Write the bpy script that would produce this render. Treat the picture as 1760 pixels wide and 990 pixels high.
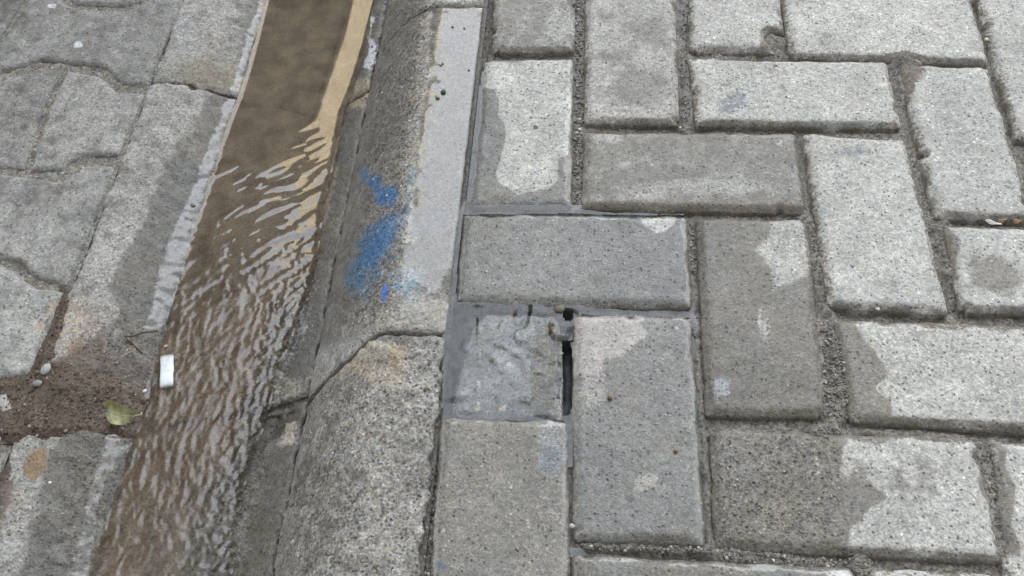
import bpy, math, random
import numpy as np
from mathutils import Matrix, Vector
random.seed(7)
for o in list(bpy.data.objects): bpy.data.objects.remove(o)
S = bpy.context.scene
COL = S.collection
# ------------------------------------------------------------------ camera
CAMP = np.array([0.10074, -0.53926, 0.66317]); YAW, TILT, ROLL = 0.116341, 0.604497, -0.068255; FPX = 1669.4
def _rz(a): return np.array([[math.cos(a), -math.sin(a), 0], [math.sin(a), math.cos(a), 0], [0, 0, 1.]])
def _rx(b): return np.array([[1., 0, 0], [0, math.cos(b), -math.sin(b)], [0, math.sin(b), math.cos(b)]])
RC = _rz(YAW) @ _rx(TILT) @ _rz(ROLL)
cd = bpy.data.cameras.new('camera'); cam = bpy.data.objects.new('camera', cd); COL.objects.link(cam)
cd.sensor_width = 36; cd.lens = 36 * FPX / 1760; cd.clip_start = 0.01; cd.clip_end = 500
M = Matrix([list(RC[i]) + [CAMP[i]] for i in range(3)] + [[0, 0, 0, 1]]); cam.matrix_world = M
S.camera = cam
# ------------------------------------------------------------------ light
ADDED_CLOUD = (7.6, 8.1, 8.8, 1)
SUN_EL, SUN_AZ = math.radians(30), math.radians(180)       # the sun stands behind the camera, behind the unseen house added to shade the pavement
W = bpy.data.worlds.new('World'); S.world = W; W.use_nodes = True
nt = W.node_tree; bg = nt.nodes['Background']
sky = nt.nodes.new('ShaderNodeTexSky'); sky.sky_type = 'NISHITA'; sky.sun_disc = False
sky.sun_elevation = SUN_EL; sky.sun_rotation = SUN_AZ; sky.air_density = 1.2; sky.dust_density = 3
hs = nt.nodes.new('ShaderNodeHueSaturation'); hs.inputs['Saturation'].default_value = 0.10
nt.links.new(sky.outputs[0], hs.inputs['Color']); bg.inputs[1].default_value = 0.15
# bright cloud patch added opposite the sun, where the water mirrors the sky
def wn_(ty, **k):
    x = nt.nodes.new(ty)
    for a, b in k.items(): setattr(x, a, b)
    return x
tc = wn_('ShaderNodeTexCoord'); CEL, CAZ = math.radians(42), math.radians(2)
dp = wn_('ShaderNodeVectorMath', operation='DOT_PRODUCT'); nt.links.new(tc.outputs['Generated'], dp.inputs[0])
dp.inputs[1].default_value = (math.sin(CAZ) * math.cos(CEL), math.cos(CAZ) * math.cos(CEL), math.sin(CEL))
cn = wn_('ShaderNodeTexNoise'); nt.links.new(tc.outputs['Generated'], cn.inputs['Vector']); cn.inputs['Scale'].default_value = 5; cn.inputs['Detail'].default_value = 4
ad = wn_('ShaderNodeMath', operation='MULTIPLY_ADD'); nt.links.new(cn.outputs['Fac'], ad.inputs[0]); ad.inputs[1].default_value = .5; nt.links.new(dp.outputs['Value'], ad.inputs[2])
mr = wn_('ShaderNodeMapRange', interpolation_type='SMOOTHSTEP'); nt.links.new(ad.outputs[0], mr.inputs[0]); mr.inputs[1].default_value = 1.0; mr.inputs[2].default_value = 1.20
mxs = wn_('ShaderNodeMix', data_type='RGBA'); nt.links.new(mr.outputs[0], mxs.inputs[0]); nt.links.new(hs.outputs[0], mxs.inputs[6]); mxs.inputs[7].default_value = ADDED_CLOUD
nt.links.new(mxs.outputs[2], bg.inputs[0])
ld = bpy.data.lights.new('sun', 'SUN'); ld.energy = 5.0; ld.angle = math.radians(0.5); ld.color = (1, .95, .88)
sun = bpy.data.objects.new('sun', ld); COL.objects.link(sun)
sun.rotation_euler = Vector((0, -math.cos(SUN_EL), math.sin(SUN_EL))).to_track_quat('Z', 'Y').to_euler()
S.view_settings.view_transform = 'Standard'; S.view_settings.look = 'None'; S.view_settings.gamma = 1
S.view_settings.use_curve_mapping = False
S.view_settings.exposure = 1.8

# ------------------------------------------------------------------ helpers
def proj(P):                       # world points -> position on the 1760x990 photograph
    d = (P - CAMP) @ RC
    return np.stack([880 + FPX * d[:, 0] / -d[:, 2], 495 - FPX * d[:, 1] / -d[:, 2]], 1)
def at(x, y, z=0.0):               # photograph position -> point of the level plane z
    d = RC @ np.array([(x - 880) / FPX, -(y - 495) / FPX, -1.0]); t = (z - CAMP[2]) / d[2]; return CAMP + t * d
def atl(L, z=0.0): return [tuple(at(x, y, z)[:2]) for x, y in L]
RS = np.random.RandomState(3); TAB = RS.rand(256, 256)
def vn(x, y, s, seed=0):
    x = x / s + seed * 17.31 + 1000; y = y / s + seed * 9.77 + 1000
    xi = np.floor(x).astype(int); yi = np.floor(y).astype(int); fx = x - xi; fy = y - yi
    fx = fx * fx * fx * (fx * (fx * 6 - 15) + 10); fy = fy * fy * fy * (fy * (fy * 6 - 15) + 10)
    g = lambda a, b: TAB[a & 255, b & 255]
    return (g(xi, yi) * (1 - fx) + g(xi + 1, yi) * fx) * (1 - fy) + (g(xi, yi + 1) * (1 - fx) + g(xi + 1, yi + 1) * fx) * fy - .5
def fbm(x, y, s, seed=0, o=3):
    r = 0; a = 1
    for i in range(o): r = r + a * vn(x, y, s, seed + i * 3); s *= .5; a *= .55
    return r
def sdf(X, Y, poly):               # positive inside
    n = len(poly); d = np.full(X.shape, 1e9); ins = np.zeros(X.shape, bool)
    for i in range(n):
        x0, y0 = poly[i]; x1, y1 = poly[(i + 1) % n]
        ex, ey = x1 - x0, y1 - y0; wx, wy = X - x0, Y - y0
        t = np.clip((wx * ex + wy * ey) / (ex * ex + ey * ey + 1e-18), 0, 1)
        d = np.minimum(d, (wx - ex * t) ** 2 + (wy - ey * t) ** 2)
        c = ((y0 <= Y) & (y1 > Y)) | ((y1 <= Y) & (y0 > Y))
        if abs(ey) > 1e-12: ins ^= c & (X < x0 + (Y - y0) / ey * ex)
    d = np.sqrt(d); return np.where(ins, d, -d)
def sstep(a, b, x): t = np.clip((x - a) / (b - a), 0, 1); return t * t * (3 - 2 * t)
def inset(poly, w):                # shrink a convex-ish outline by w
    n = len(poly); P = [Vector(p) for p in poly]
    A = sum(P[i].x * P[(i + 1) % n].y - P[(i + 1) % n].x * P[i].y for i in range(n)); sg = 1 if A > 0 else -1
    out = []
    for i in range(n):
        e0 = (P[i] - P[i - 1]).normalized(); e1 = (P[(i + 1) % n] - P[i]).normalized()
        n0 = Vector((-e0.y, e0.x)) * sg; n1 = Vector((-e1.y, e1.x)) * sg
        b = (n0 + n1); k = b.dot(n0); out.append(tuple(P[i] + b * (w / max(k, .5))))
    return out
def tag(o, label=None, cat=None, group=None, kind=None):
    if label: o['label'] = label
    if cat: o['category'] = cat
    if group: o['group'] = group
    if kind: o['kind'] = kind
    return o
def mesh_obj(name, V, F, mat, smooth=True, parent=None, attrs=None, origin=None):
    V = np.asarray(V, float)
    if origin is None: origin = (V[:, 0].mean(), V[:, 1].mean(), V[:, 2].min())
    origin = np.array(origin, float)
    me = bpy.data.meshes.new(name); me.from_pydata((V - origin).tolist(), [], [list(map(int, f)) for f in F]); me.update()
    if smooth: me.polygons.foreach_set('use_smooth', [True] * len(me.polygons))
    if attrs:
        for k, v in attrs.items():
            v = np.asarray(v, np.float32)
            if v.ndim == 1: me.attributes.new(k, 'FLOAT', 'POINT').data.foreach_set('value', v)
            else: me.attributes.new(k, 'FLOAT_COLOR', 'POINT').data.foreach_set('color', v.ravel())
    if mat: me.materials.append(mat)
    o = bpy.data.objects.new(name, me); COL.objects.link(o)
    o.location = origin
    if parent: o.parent = parent; o.matrix_parent_inverse = parent.matrix_world.inverted()
    return o

# ------------------------------------------------------------------ materials
class NG:
    def __init__(s, name):
        s.m = bpy.data.materials.new(name); s.m.use_nodes = True; s.t = s.m.node_tree; s.t.nodes.clear()
        s.out = s.t.nodes.new('ShaderNodeOutputMaterial')
    def n(s, ty, **k):
        x = s.t.nodes.new(ty)
        for a, b in k.items(): setattr(x, a, b)
        return x
    def set(s, sock, v):
        if isinstance(v, bpy.types.NodeSocket): s.t.links.new(v, sock)
        elif v is not None: sock.default_value = v
    def math(s, op, a, b=None, c=None, clamp=False):
        x = s.n('ShaderNodeMath', operation=op, use_clamp=clamp); s.set(x.inputs[0], a); s.set(x.inputs[1], b); s.set(x.inputs[2], c); return x.outputs[0]
    def mix(s, f, a, b, blend='MIX'):
        x = s.n('ShaderNodeMix', data_type='RGBA', blend_type=blend); s.set(x.inputs[0], f); s.set(x.inputs[6], a); s.set(x.inputs[7], b); return x.outputs[2]
    def mixf(s, f, a, b):
        x = s.n('ShaderNodeMix', data_type='FLOAT'); s.set(x.inputs[0], f); s.set(x.inputs[2], a); s.set(x.inputs[3], b); return x.outputs[0]
    def noise(s, co, scale, detail=2, rough=.5):
        x = s.n('ShaderNodeTexNoise'); s.set(x.inputs['Vector'], co); x.inputs['Scale'].default_value = scale
        x.inputs['Detail'].default_value = detail; x.inputs['Roughness'].default_value = rough; return x.outputs['Fac']
    def ramp(s, v, a, b, lo=0., hi=1., smooth=False):
        x = s.n('ShaderNodeMapRange', interpolation_type='SMOOTHSTEP' if smooth else 'LINEAR'); x.clamp = True
        s.set(x.inputs[0], v); s.set(x.inputs[1], a); s.set(x.inputs[2], b); s.set(x.inputs[3], lo); s.set(x.inputs[4], hi); return x.outputs[0]
    def attr(s, name, col=False):
        x = s.n('ShaderNodeAttribute', attribute_name=name); return (x.outputs['Color'], x.outputs['Alpha']) if col else x.outputs['Fac']
    def grey(s, v):
        x = s.n('ShaderNodeCombineColor'); [s.set(x.inputs[i], v) for i in range(3)]; return x.outputs[0]
def concrete():
    g = NG('concrete'); pos = g.n('ShaderNodeNewGeometry').outputs['Position']
    tone, wet, film, coarse, damp = [g.attr(k) for k in ('tone', 'wet', 'film', 'coarse', 'damp')]; warm = g.attr('warm')
    stc, sta = g.attr('stain', True)
    fine = g.noise(pos, 800, 2, .7); mid = g.noise(pos, 260, 3, .65); big = g.noise(pos, 34, 4, .6)
    c1 = g.noise(pos, 320, 2, .6)
    v = g.n('ShaderNodeTexVoronoi'); g.set(v.inputs['Vector'], pos); v.inputs['Scale'].default_value = 330
    vc = g.n('ShaderNodeSeparateColor'); g.set(vc.inputs[0], v.outputs['Color'])
    v2 = g.n('ShaderNodeTexVoronoi'); g.set(v2.inputs['Vector'], pos); v2.inputs['Scale'].default_value = 620
    vc2 = g.n('ShaderNodeSeparateColor'); g.set(vc2.inputs[0], v2.outputs['Color'])
    # aggregate: how far a grain lies above or below the paste in lightness
    f = g.ramp(fine, .25, .75, .72, 1.28)
    f = g.math('MULTIPLY', f, g.ramp(mid, .3, .7, .80, 1.17))
    f = g.math('MULTIPLY', f, g.ramp(big, .3, .7, .86, 1.12)); f = g.math('MULTIPLY', f, g.ramp(g.noise(pos, 105, 5, .7), .32, .68, .86, 1.12))
    # per grain lightness, stronger where the paste is worn off
    gr = g.ramp(vc2.outputs[0], 0., 1., -.30, .26)
    gr = g.math('MULTIPLY', gr, g.mixf(coarse, .8, 1.7))
    f = g.math('MULTIPLY', f, g.math('ADD', 1.0, gr))
    dk = g.math('MULTIPLY', g.ramp(vc.outputs[0], .80, .84), g.ramp(v.outputs['Distance'], .42, .25))
    dk2 = g.math('MULTIPLY', g.math('MULTIPLY', g.ramp(vc.outputs[1], .60, .66), g.ramp(v.outputs['Distance'], .55, .35)), coarse)
    dk = g.math('MAXIMUM', dk, dk2)
    lt = g.math('MULTIPLY', g.ramp(vc.outputs[2], .95, .97), g.ramp(v.outputs['Distance'], .42, .25))
    lt2 = g.math('MULTIPLY', g.math('MULTIPLY', g.ramp(vc.outputs[2], .86, .9), g.ramp(v.outputs['Distance'], .5, .35)), coarse)
    lt = g.math('MAXIMUM', lt, lt2)
    f = g.math('MULTIPLY', f, g.math('SUBTRACT', 1, g.math('MULTIPLY', dk, .62)))
    f = g.math('MULTIPLY', f, g.math('ADD', 1, g.math('MULTIPLY', lt, .75)))
    base = g.mix(g.ramp(mid, .35, .65), (.995, 1.0, .975, 1), (1.03, 1.0, .91, 1))
    base = g.mix(g.math('MULTIPLY', coarse, g.ramp(vc2.outputs[1], .5, .9)), base, (1.1, .98, .78, 1))
    col = g.mix(1, base, g.grey(g.math('MULTIPLY', g.math('MULTIPLY', tone, f), .5)), 'MULTIPLY')
    # stains: paint, silt, lime: broken up by the grain
    sn = g.math('ADD', g.math('MULTIPLY', c1, .6), g.math('MULTIPLY', g.noise(pos, 110, 3, .6), .4))
    sf = g.math('MULTIPLY_ADD', g.math('SUBTRACT', sta, g.ramp(sn, .27, .73)), 3.0, .5, clamp=True)
    sf = g.math('MULTIPLY', sf, g.ramp(sta, 0, .12))
    stf = g.mix(1, stc, g.grey(g.math('MULTIPLY_ADD', g.math('SUBTRACT', f, 1), .75, 1)), 'MULTIPLY')
    col = g.mix(g.math('MULTIPLY', sf, .93), col, stf)
    wn = g.math('ADD', g.math('MULTIPLY', g.noise(pos, 130, 4, .65), .65), g.math('MULTIPLY', mid, .35))
    wf = g.math('MULTIPLY_ADD', g.math('SUBTRACT', g.math('ADD', wet, g.math('MULTIPLY', g.math('SUBTRACT', wn, .5), .85)), .5), 4.0, .5, clamp=True)
    dn = g.ramp(g.noise(pos, 60, 5, .62), .32, .68)
    df = g.math('MULTIPLY', g.math('MULTIPLY_ADD', g.math('SUBTRACT', damp, dn), 1.6, .5, clamp=True), g.ramp(damp, 0, .2))
    wsoft = g.ramp(g.math('ADD', wet, g.math('MULTIPLY', g.math('SUBTRACT', g.noise(pos, 75, 4, .6), .5), 1.1)), .05, .85)
    wf = g.math('ADD', g.math('MULTIPLY', wf, g.ramp(g.noise(pos, 48, 4, .6), .3, .7, .62, .74)), g.math('MULTIPLY', wsoft, .30))
    ww = g.math('MAXIMUM', wf, g.math('MULTIPLY', df, .8))
    wcol = g.mix(1, col, g.mix(warm, (.35, .352, .352, 1), (.37, .34, .285, 1)), 'MULTIPLY')
    col = g.mix(g.math('MULTIPLY', ww, g.math('SUBTRACT', 1, g.math('MULTIPLY', sf, .85))), col, wcol)
    h = g.math('ADD', g.math('MULTIPLY', fine, .6), g.math('MULTIPLY', mid, .6))
    h = g.math('ADD', h, g.math('MULTIPLY', g.math('SUBTRACT', lt, dk), .35))
    h = g.math('ADD', h, g.math('MULTIPLY', g.math('MULTIPLY', coarse, vc2.outputs[2]), .5))
    b = g.n('ShaderNodeBump'); b.inputs['Strength'].default_value = .85; b.inputs['Distance'].default_value = .0012; g.set(b.inputs['Height'], h)
    p = g.n('ShaderNodeBsdfPrincipled'); g.set(p.inputs['Base Color'], col); g.set(p.inputs['Normal'], b.outputs[0])
    g.set(p.inputs['Roughness'], g.mixf(ww, .88, g.ramp(fine, .3, .7, .20, .44)))
    ff = g.math('MULTIPLY_ADD', g.math('SUBTRACT', g.math('ADD', film, g.math('MULTIPLY', g.math('SUBTRACT', wn, .5), 1.5)), .5), 4., .5, clamp=True)
    g.set(p.inputs['Coat Weight'], ff); g.set(p.inputs['Coat Roughness'], g.ramp(fine, .3, .7, .04, .20)); p.inputs['Coat IOR'].default_value = 1.6
    b2 = g.n('ShaderNodeBump'); b2.inputs['Strength'].default_value = .10; b2.inputs['Distance'].default_value = .0005; g.set(b2.inputs['Height'], mid)
    g.set(p.inputs['Coat Normal'], b2.outputs[0])
    g.t.links.new(p.outputs[0], g.out.inputs[0]); return g.m
MC = concrete()
def plain(name, c, rough=.7, var=.25, sc=300, bump=.3):
    g = NG(name); pos = g.n('ShaderNodeNewGeometry').outputs['Position']
    nn = g.noise(pos, sc, 3, .6)
    col = g.mix(1, tuple(c) + (1,), g.grey(g.ramp(nn, .3, .7, 1 - var, 1 + var)), 'MULTIPLY')
    p = g.n('ShaderNodeBsdfPrincipled'); g.set(p.inputs['Base Color'], col); p.inputs['Roughness'].default_value = rough
    b = g.n('ShaderNodeBump'); b.inputs['Strength'].default_value = bump; b.inputs['Distance'].default_value = .0006; g.set(b.inputs['Height'], nn); g.set(p.inputs['Normal'], b.outputs[0])
    g.t.links.new(p.outputs[0], g.out.inputs[0]); return g.m
def water(name, tint, murk, murk_col, ior, rough=.02, bsc=220, bd=.0003):
    g = NG(name); pos = g.n('ShaderNodeNewGeometry').outputs['Position']
    ch = g.attr('chop')
    b = g.n('ShaderNodeBump'); g.set(b.inputs['Strength'], ch); b.inputs['Distance'].default_value = bd
    g.set(b.inputs['Height'], g.noise(pos, bsc, 2, .5))
    tr = g.n('ShaderNodeBsdfTransparent'); tr.inputs[0].default_value = tint + (1,)
    df = g.n('ShaderNodeBsdfDiffuse')
    g.set(df.inputs[0], g.mix(g.ramp(g.noise(pos, 45, 3, .6), .35, .65), tuple(a * .62 for a in murk_col) + (1,), tuple(a * 1.35 for a in murk_col) + (1,)))
    m1 = g.n('ShaderNodeMixShader'); g.set(m1.inputs[0], g.math('MULTIPLY', g.attr('murk'), murk)); g.set(m1.inputs[1], tr.outputs[0]); g.set(m1.inputs[2], df.outputs[0])
    gl = g.n('ShaderNodeBsdfGlossy'); g.set(gl.inputs['Roughness'], g.math('MULTIPLY_ADD', ch, .26, rough)); g.set(gl.inputs['Normal'], b.outputs[0])
    fr = g.n('ShaderNodeFresnel'); fr.inputs[0].default_value = ior; g.set(fr.inputs['Normal'], b.outputs[0])
    m2 = g.n('ShaderNodeMixShader'); g.set(m2.inputs[0], fr.outputs[0]); g.set(m2.inputs[1], m1.outputs[0]); g.set(m2.inputs[2], gl.outputs[0])
    g.t.links.new(m2.outputs[0], g.out.inputs[0]); return g.m
MW = water('stream_water', (.93, .89, .81), .42, (.195, .158, .112), 1.75)
MP = water('puddle_water', (.88, .91, .93), .06, (.12, .12, .12), 1.58)

# ------------------------------------------------------------------ surface marks, traced on the photograph
def Z(ox, oy, L): return [(ox + x / 2.912, oy + y / 2.912) for x, y in L]
WET, DRY, FILM, STAIN, DAMP, TONE, COARSE = range(7)
OPS = []
def op(kind, poly, soft=8, val=1., col=None, keys=None, jit=3.): OPS.append((kind, poly, soft, val, col, keys, jit))
def ell(cx, cy, rx, ry, a=0, n=14):
    a = math.radians(a); return [(cx + rx * math.cos(t) * math.cos(a) - ry * math.sin(t) * math.sin(a), cy + rx * math.cos(t) * math.sin(a) + ry * math.sin(t) * math.cos(a)) for t in [2 * math.pi * i / n for i in range(n)]]
def band(L, w):                     # a thin region along a polyline
    L = [np.array(p, float) for p in L]; l = []; r = []
    ws = w if isinstance(w, (list, tuple)) else [w] * len(L)
    for i, p in enumerate(L):
        d = L[min(i + 1, len(L) - 1)] - L[max(i - 1, 0)]; d /= np.linalg.norm(d) + 1e-9; n = np.array([-d[1], d[0]]) * ws[i] / 2
        l.append(tuple(p + n)); r.append(tuple(p - n))
    return l + r[::-1]
SILT = (.150, .130, .100); MUD = (.085, .060, .042); BLUE = (.03, .17, .47); LBLUE = (.16, .32, .44); LIME = (.50, .47, .42); OCHRE = (.32, .25, .14); DARK = (.09, .09, .09); BGREY = (.17, .19, .21)
def paint(P, key, base):
    px = proj(P); X, Y = px[:, 0], px[:, 1]; n = len(P)
    tone = np.full(n, base.get('tone', .8)); wet = np.full(n, base.get('wet', 0.)); film = np.full(n, base.get('film', 0.)); damp = np.full(n, base.get('damp', 0.)); coarse = np.full(n, base.get('coarse', (sum(map(ord, key)) * 37 % 10) * .02))
    st = np.zeros((n, 4)); jx = P[:, 0]; jy = P[:, 1]
    tone = tone * (1 + .16 * fbm(jx, jy, .05, 5)); warm = np.clip(base.get('warm', .3) + .8 * fbm(jx, jy, .04, 15), 0, 1)
    for kind, poly, soft, val, col, keys, jit in OPS:
        if keys and key not in keys: continue
        pa = np.array(poly)
        m = (X > pa[:, 0].min() - soft - 12) & (X < pa[:, 0].max() + soft + 12) & (Y > pa[:, 1].min() - soft - 12) & (Y < pa[:, 1].max() + soft + 12)
        if not m.any(): continue
        d = sdf(X[m], Y[m], poly) + jit * 2 * fbm(jx[m], jy[m], .012, 11) + (jit * 1.2 + 1) * fbm(jx[m], jy[m], .030, 12, 2)
        k = sstep(-soft, soft, d)
        if kind == WET: wet[m] = np.maximum(wet[m], k * val)
        elif kind == DRY: wet[m] = np.minimum(wet[m], 1 - k * val); damp[m] *= 1 - k * val
        elif kind == FILM: film[m] = film[m] * (1 - k) + k * val
        elif kind == DAMP: damp[m] = damp[m] * (1 - k) + k * val
        elif kind == TONE: tone[m] *= 1 + k * (val - 1)
        elif kind == COARSE: coarse[m] = coarse[m] * (1 - k) + k * val
        elif kind == STAIN:
            a = k * val; old = st[m]; na = np.maximum(old[:, 3], a); w = (a / (a + old[:, 3] * (1 - a) + 1e-6))[:, None]
            old[:, :3] = old[:, :3] * (1 - w) + np.array(col) * w; old[:, 3] = na; st[m] = old
    return dict(tone=tone, wet=wet, film=film, damp=damp, coarse=coarse, stain=st, warm=warm)

# A: wet paver with a dry tongue ------------------------------------------------
op(DRY, Z(580, 0, [(735, 310), (900, 310), (985, 290), (1175, 278), (1178, 400), (1168, 600), (1158, 775), (1105, 790), (1100, 900), (1060, 945), (980, 960), (905, 975), (800, 905), (790, 870), (815, 800), (840, 680), (835, 620), (800, 570), (815, 500), (790, 450), (735, 430)]), 5, 1, None, 'A', 1)
op(DRY, Z(580, 320, [(1490, 145), (1700, 145), (1690, 190), (1640, 225), (1590, 230), (1540, 205)]), 5, 1, None, 'F', 1.5)
op(DRY, Z(1160, 320, [(480, 150), (645, 155), (668, 300), (668, 450), (600, 480), (490, 530), (480, 420), (430, 350), (400, 320), (470, 260)]), 14, 1, None, 'G')
op(DRY, ell(1316, 560, 11, 36, -12), 11, .9, None, 'G')
op(STAIN, Z(1160, 320, [(420, 600), (560, 520), (690, 480), (740, 560), (760, 900), (560, 950), (420, 840)]), 30, .6, SILT, 'G')
op(STAIN, Z(1160, 650, [(190, 0), (285, 0), (280, 90), (200, 110)]), 10, .7, (.30, .33, .35), 'G')
op(DRY, Z(1160, 320, [(910, 665), (1020, 680), (1400, 672), (2400, 700), (2500, 1230), (1747, 1212), (1550, 1203), (1400, 1188), (1300, 1178), (1180, 1158), (1060, 1168), (1080, 1078), (1010, 1000), (1080, 930), (1000, 850), (960, 770), (905, 710)]), 9, 1, None, 'M', 9)
op(DRY, Z(1160, 650, [(855, 305), (1000, 325), (1120, 290), (1250, 298), (1495, 300), (1510, 450), (1560, 600), (1635, 860), (1600, 900), (1200, 885), (850, 860), (900, 740), (960, 660), (1050, 600), (1000, 520), (840, 470)]), 10, 1, None, 'N', 7)
op(DAMP, ell(1560, 840, 60, 45), 40, .55, None, 'N')
op(DAMP, ell(1470, 830, 50, 35), 25, .6, None, 'N')
op(COARSE, [(1225, 730), (1430, 740), (1450, 940), (1230, 940)], 40, .7, None, 'N')
# O: lime scale patch
op(STAIN, Z(580, 320, [(1170, 618), (1565, 628), (1530, 700), (1550, 750), (1450, 830), (1350, 890), (1310, 960), (1170, 960)]), 7, .85, (.41, .375, .35), 'O', 4)
op(STAIN, ell(1015, 665, 35, 45), 25, .5, (.33, .30, .285), 'O')
op(STAIN, ell(1110, 828, 22, 12, -20), 6, .9, (.34, .32, .29), 'O'); op(STAIN, ell(1085, 860, 14, 8), 5, .8, DARK, 'O')
for (x, y, r) in [(1095, 815, 3), (1160, 775, 3), (1140, 790, 3), (1153, 838, 3), (1042, 905, 4), (1068, 690, 3)]: op(STAIN, ell(x, y, r, r), 3, 1, DARK, 'O')
# F
op(TONE, ell(900, 440, 140, 60), 60, 1.12, None, 'F')
# E mottled
op(DAMP, [(1000, 222), (1390, 222), (1390, 365), (1000, 365)], 5, .74, None, 'E')
op(DAMP, ell(1190, 262, 150, 14, 3), 12, .92, None, 'E'); op(STAIN, ell(1230, 318, 90, 11, 4), 12, .45, (.40, .39, .35), 'E', 5); op(STAIN, ell(1045, 238, 24, 9), 9, .5, (.40, .39, .36), 'E', 4); op(STAIN, ell(1150, 330, 60, 8, 4), 10, .42, (.40, .38, .34), 'E', 5); op(DAMP, ell(1230, 318, 95, 13, 4), 10, .15, None, 'E'); op(DAMP, ell(1080, 338, 60, 8), 8, .25, None, 'E'); op(DAMP, ell(1045, 236, 22, 9), 8, .1, None, 'E'); op(DAMP, ell(1330, 235, 30, 8), 8, .2, None, 'E')
op(DAMP, ell(1060, 300, 50, 16), 14, .85, None, 'E'); op(STAIN, [(1000, 345), (1390, 350), (1390, 368), (1000, 365)], 6, .7, SILT, 'E')
# C
op(DAMP, ell(1100, 150, 46, 36), 24, 1., None, 'C'); op(DAMP, ell(1115, 55, 40, 26, 15), 20, .95, None, 'C'); op(DAMP, ell(1060, 95, 40, 12, 12), 12, .8, None, 'C'); op(DAMP, ell(1050, 25, 30, 10), 12, .6, None, 'C')
# B
op(DAMP, [(845, -60), (990, -60), (990, 90), (845, 90)], 5, .6, None, 'B'); op(DAMP, ell(960, 45, 28, 26), 14, .1, None, 'B'); op(DAMP, ell(900, 20, 40, 24), 14, .8, None, 'B')
# D, H, I, J, K, L marks
op(STAIN, ell(1258, 178, 30, 16, -25), 14, .7, (.25, .27, .285), 'D'); op(STAIN, ell(1270, 160, 14, 12), 8, .5, (.24, .26, .275), 'D')
op(STAIN, band([(1332, 135), (1345, 160), (1352, 182)], 3), 2, .75, LIME, 'D', 1); op(STAIN, band([(1420, 165), (1470, 152), (1515, 144)], 5), 3, .65, LIME, 'D', 1); op(STAIN, ell(1515, 145, 9, 5), 3, .9, (.6, .58, .55), 'D', 1)
op(STAIN, ell(1470, 260, 22, 15), 14, .6, (.25, .27, .285), 'H'); op(STAIN, band([(1382, 230), (1392, 330), (1412, 440), (1428, 525)], 16), 6, .6, SILT, 'H'); op(STAIN, band([(1391, 235), (1400, 310)], 7), 4, .7, LIME, 'H')
op(STAIN, band([(1425, 524), (1520, 530), (1560, 538)], 12), 4, .8, SILT, 'H')
op(TONE, ell(1640, 200, 50, 50), 40, .86, None, 'I'); op(STAIN, [(1540, 105), (1600, 105), (1575, 150), (1560, 200), (1545, 200)], 12, .8, SILT, 'I')
op(STAIN, [(1600, 368), (1612, 330), (1640, 360), (1660, 372)], 10, .4, SILT, 'I')
op(STAIN, ell(1680, 40, 13, 14), 8, .5, BGREY, 'J'); op(TONE, ell(1500, 40, 120, 30), 40, 1.05, None, 'J'); op(STAIN, [(1490, 96), (1560, 84), (1600, 96), (1600, 112), (1490, 112)], 5, .8, SILT, 'J')
op(STAIN, Z(1160, 0, [(430, 260), (425, 150), (465, 120), (500, 135), (545, 140), (560, 260)]), 4, 1, SILT, 'K', 1.5)
op(DAMP, ell(1710, 470, 42, 34, 15), 14, .95, None, 'L', 5); op(STAIN, ell(1712, 470, 44, 34, 15), 14, .5, SILT, 'L', 5); op(WET, [(1615, 380), (1648, 405), (1650, 440), (1640, 480), (1655, 530), (1620, 540)], 9, .9, None, 'L', 4)
op(STAIN, [(1615, 380), (1648, 405), (1640, 440), (1640, 480), (1655, 530), (1620, 540)], 12, .6, SILT, 'L', 4)
op(WET, [(1712, 750), (1740, 770), (1732, 800), (1742, 830), (1740, 900), (1760, 960), (1700, 960)], 8, .9, None, 'T', 4)
op(STAIN, [(1640, 745), (1900, 760), (1900, 772), (1720, 764), (1650, 752)], 5, .7, SILT, ('T', 'N'))
op(DRY, Z(1160, 650, [(770, 960), (890, 950), (900, 1100), (780, 1100)]), 10, 1, None, 'U', 4)
# silt washed over the joints of G, M, N
op(STAIN, Z(1160, 320, [(700, 600), (880, 680), (960, 800), (1080, 920), (1040, 1160), (700, 1200), (640, 900)]), 26, .45, SILT, ('M', 'G', 'H'))
op(STAIN, band([(1435, 545), (1560, 552), (1760, 565), (1900, 572)], 12), 5, .75, SILT, ('M', 'L'))
op(STAIN, band([(1220, 734), (1440, 742), (1690, 756)], 10), 5, .7, SILT, 'N')
# P, Q
op(STAIN, Z(580, 320, [(985, 680), (1120, 700), (1130, 960), (1110, 1150), (960, 1150), (950, 960)]), 6, .62, (.34, .27, .16), 'P', 3); op(COARSE, Z(580, 320, [(985, 680), (1130, 700), (1130, 1150), (950, 1150)]), 5, 1, None, 'P')
op(STAIN, ell(830, 590, 30, 60, 10), 24, .5, (.36, .30, .26), 'P'); op(STAIN, ell(890, 700, 70, 16, 2), 10, .4, (.30, .27, .24), 'P'); op(STAIN, ell(800, 620, 12, 9), 4, 1, (.42, .38, .33), 'P')
op(STAIN, ell(945, 785, 28, 35), 20, .7, (.15, .17, .20), 'Q'); op(STAIN, ell(760, 972, 13, 7, 35), 4, .9, (.12, .14, .17), 'Q')
op(STAIN, ell(820, 870, 70, 70), 60, .30, (.27, .23, .205), 'Q'); op(STAIN, ell(930, 900, 50, 80), 40, .3, (.28, .24, .21), 'Q'); op(STAIN, ell(945, 745, 30, 18, 40), 10, .5, (.36, .36, .34), 'Q'); op(STAIN, band([(757, 720), (760, 800), (750, 900), (735, 990)], 14), 8, .6, SILT, 'Q')
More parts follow.
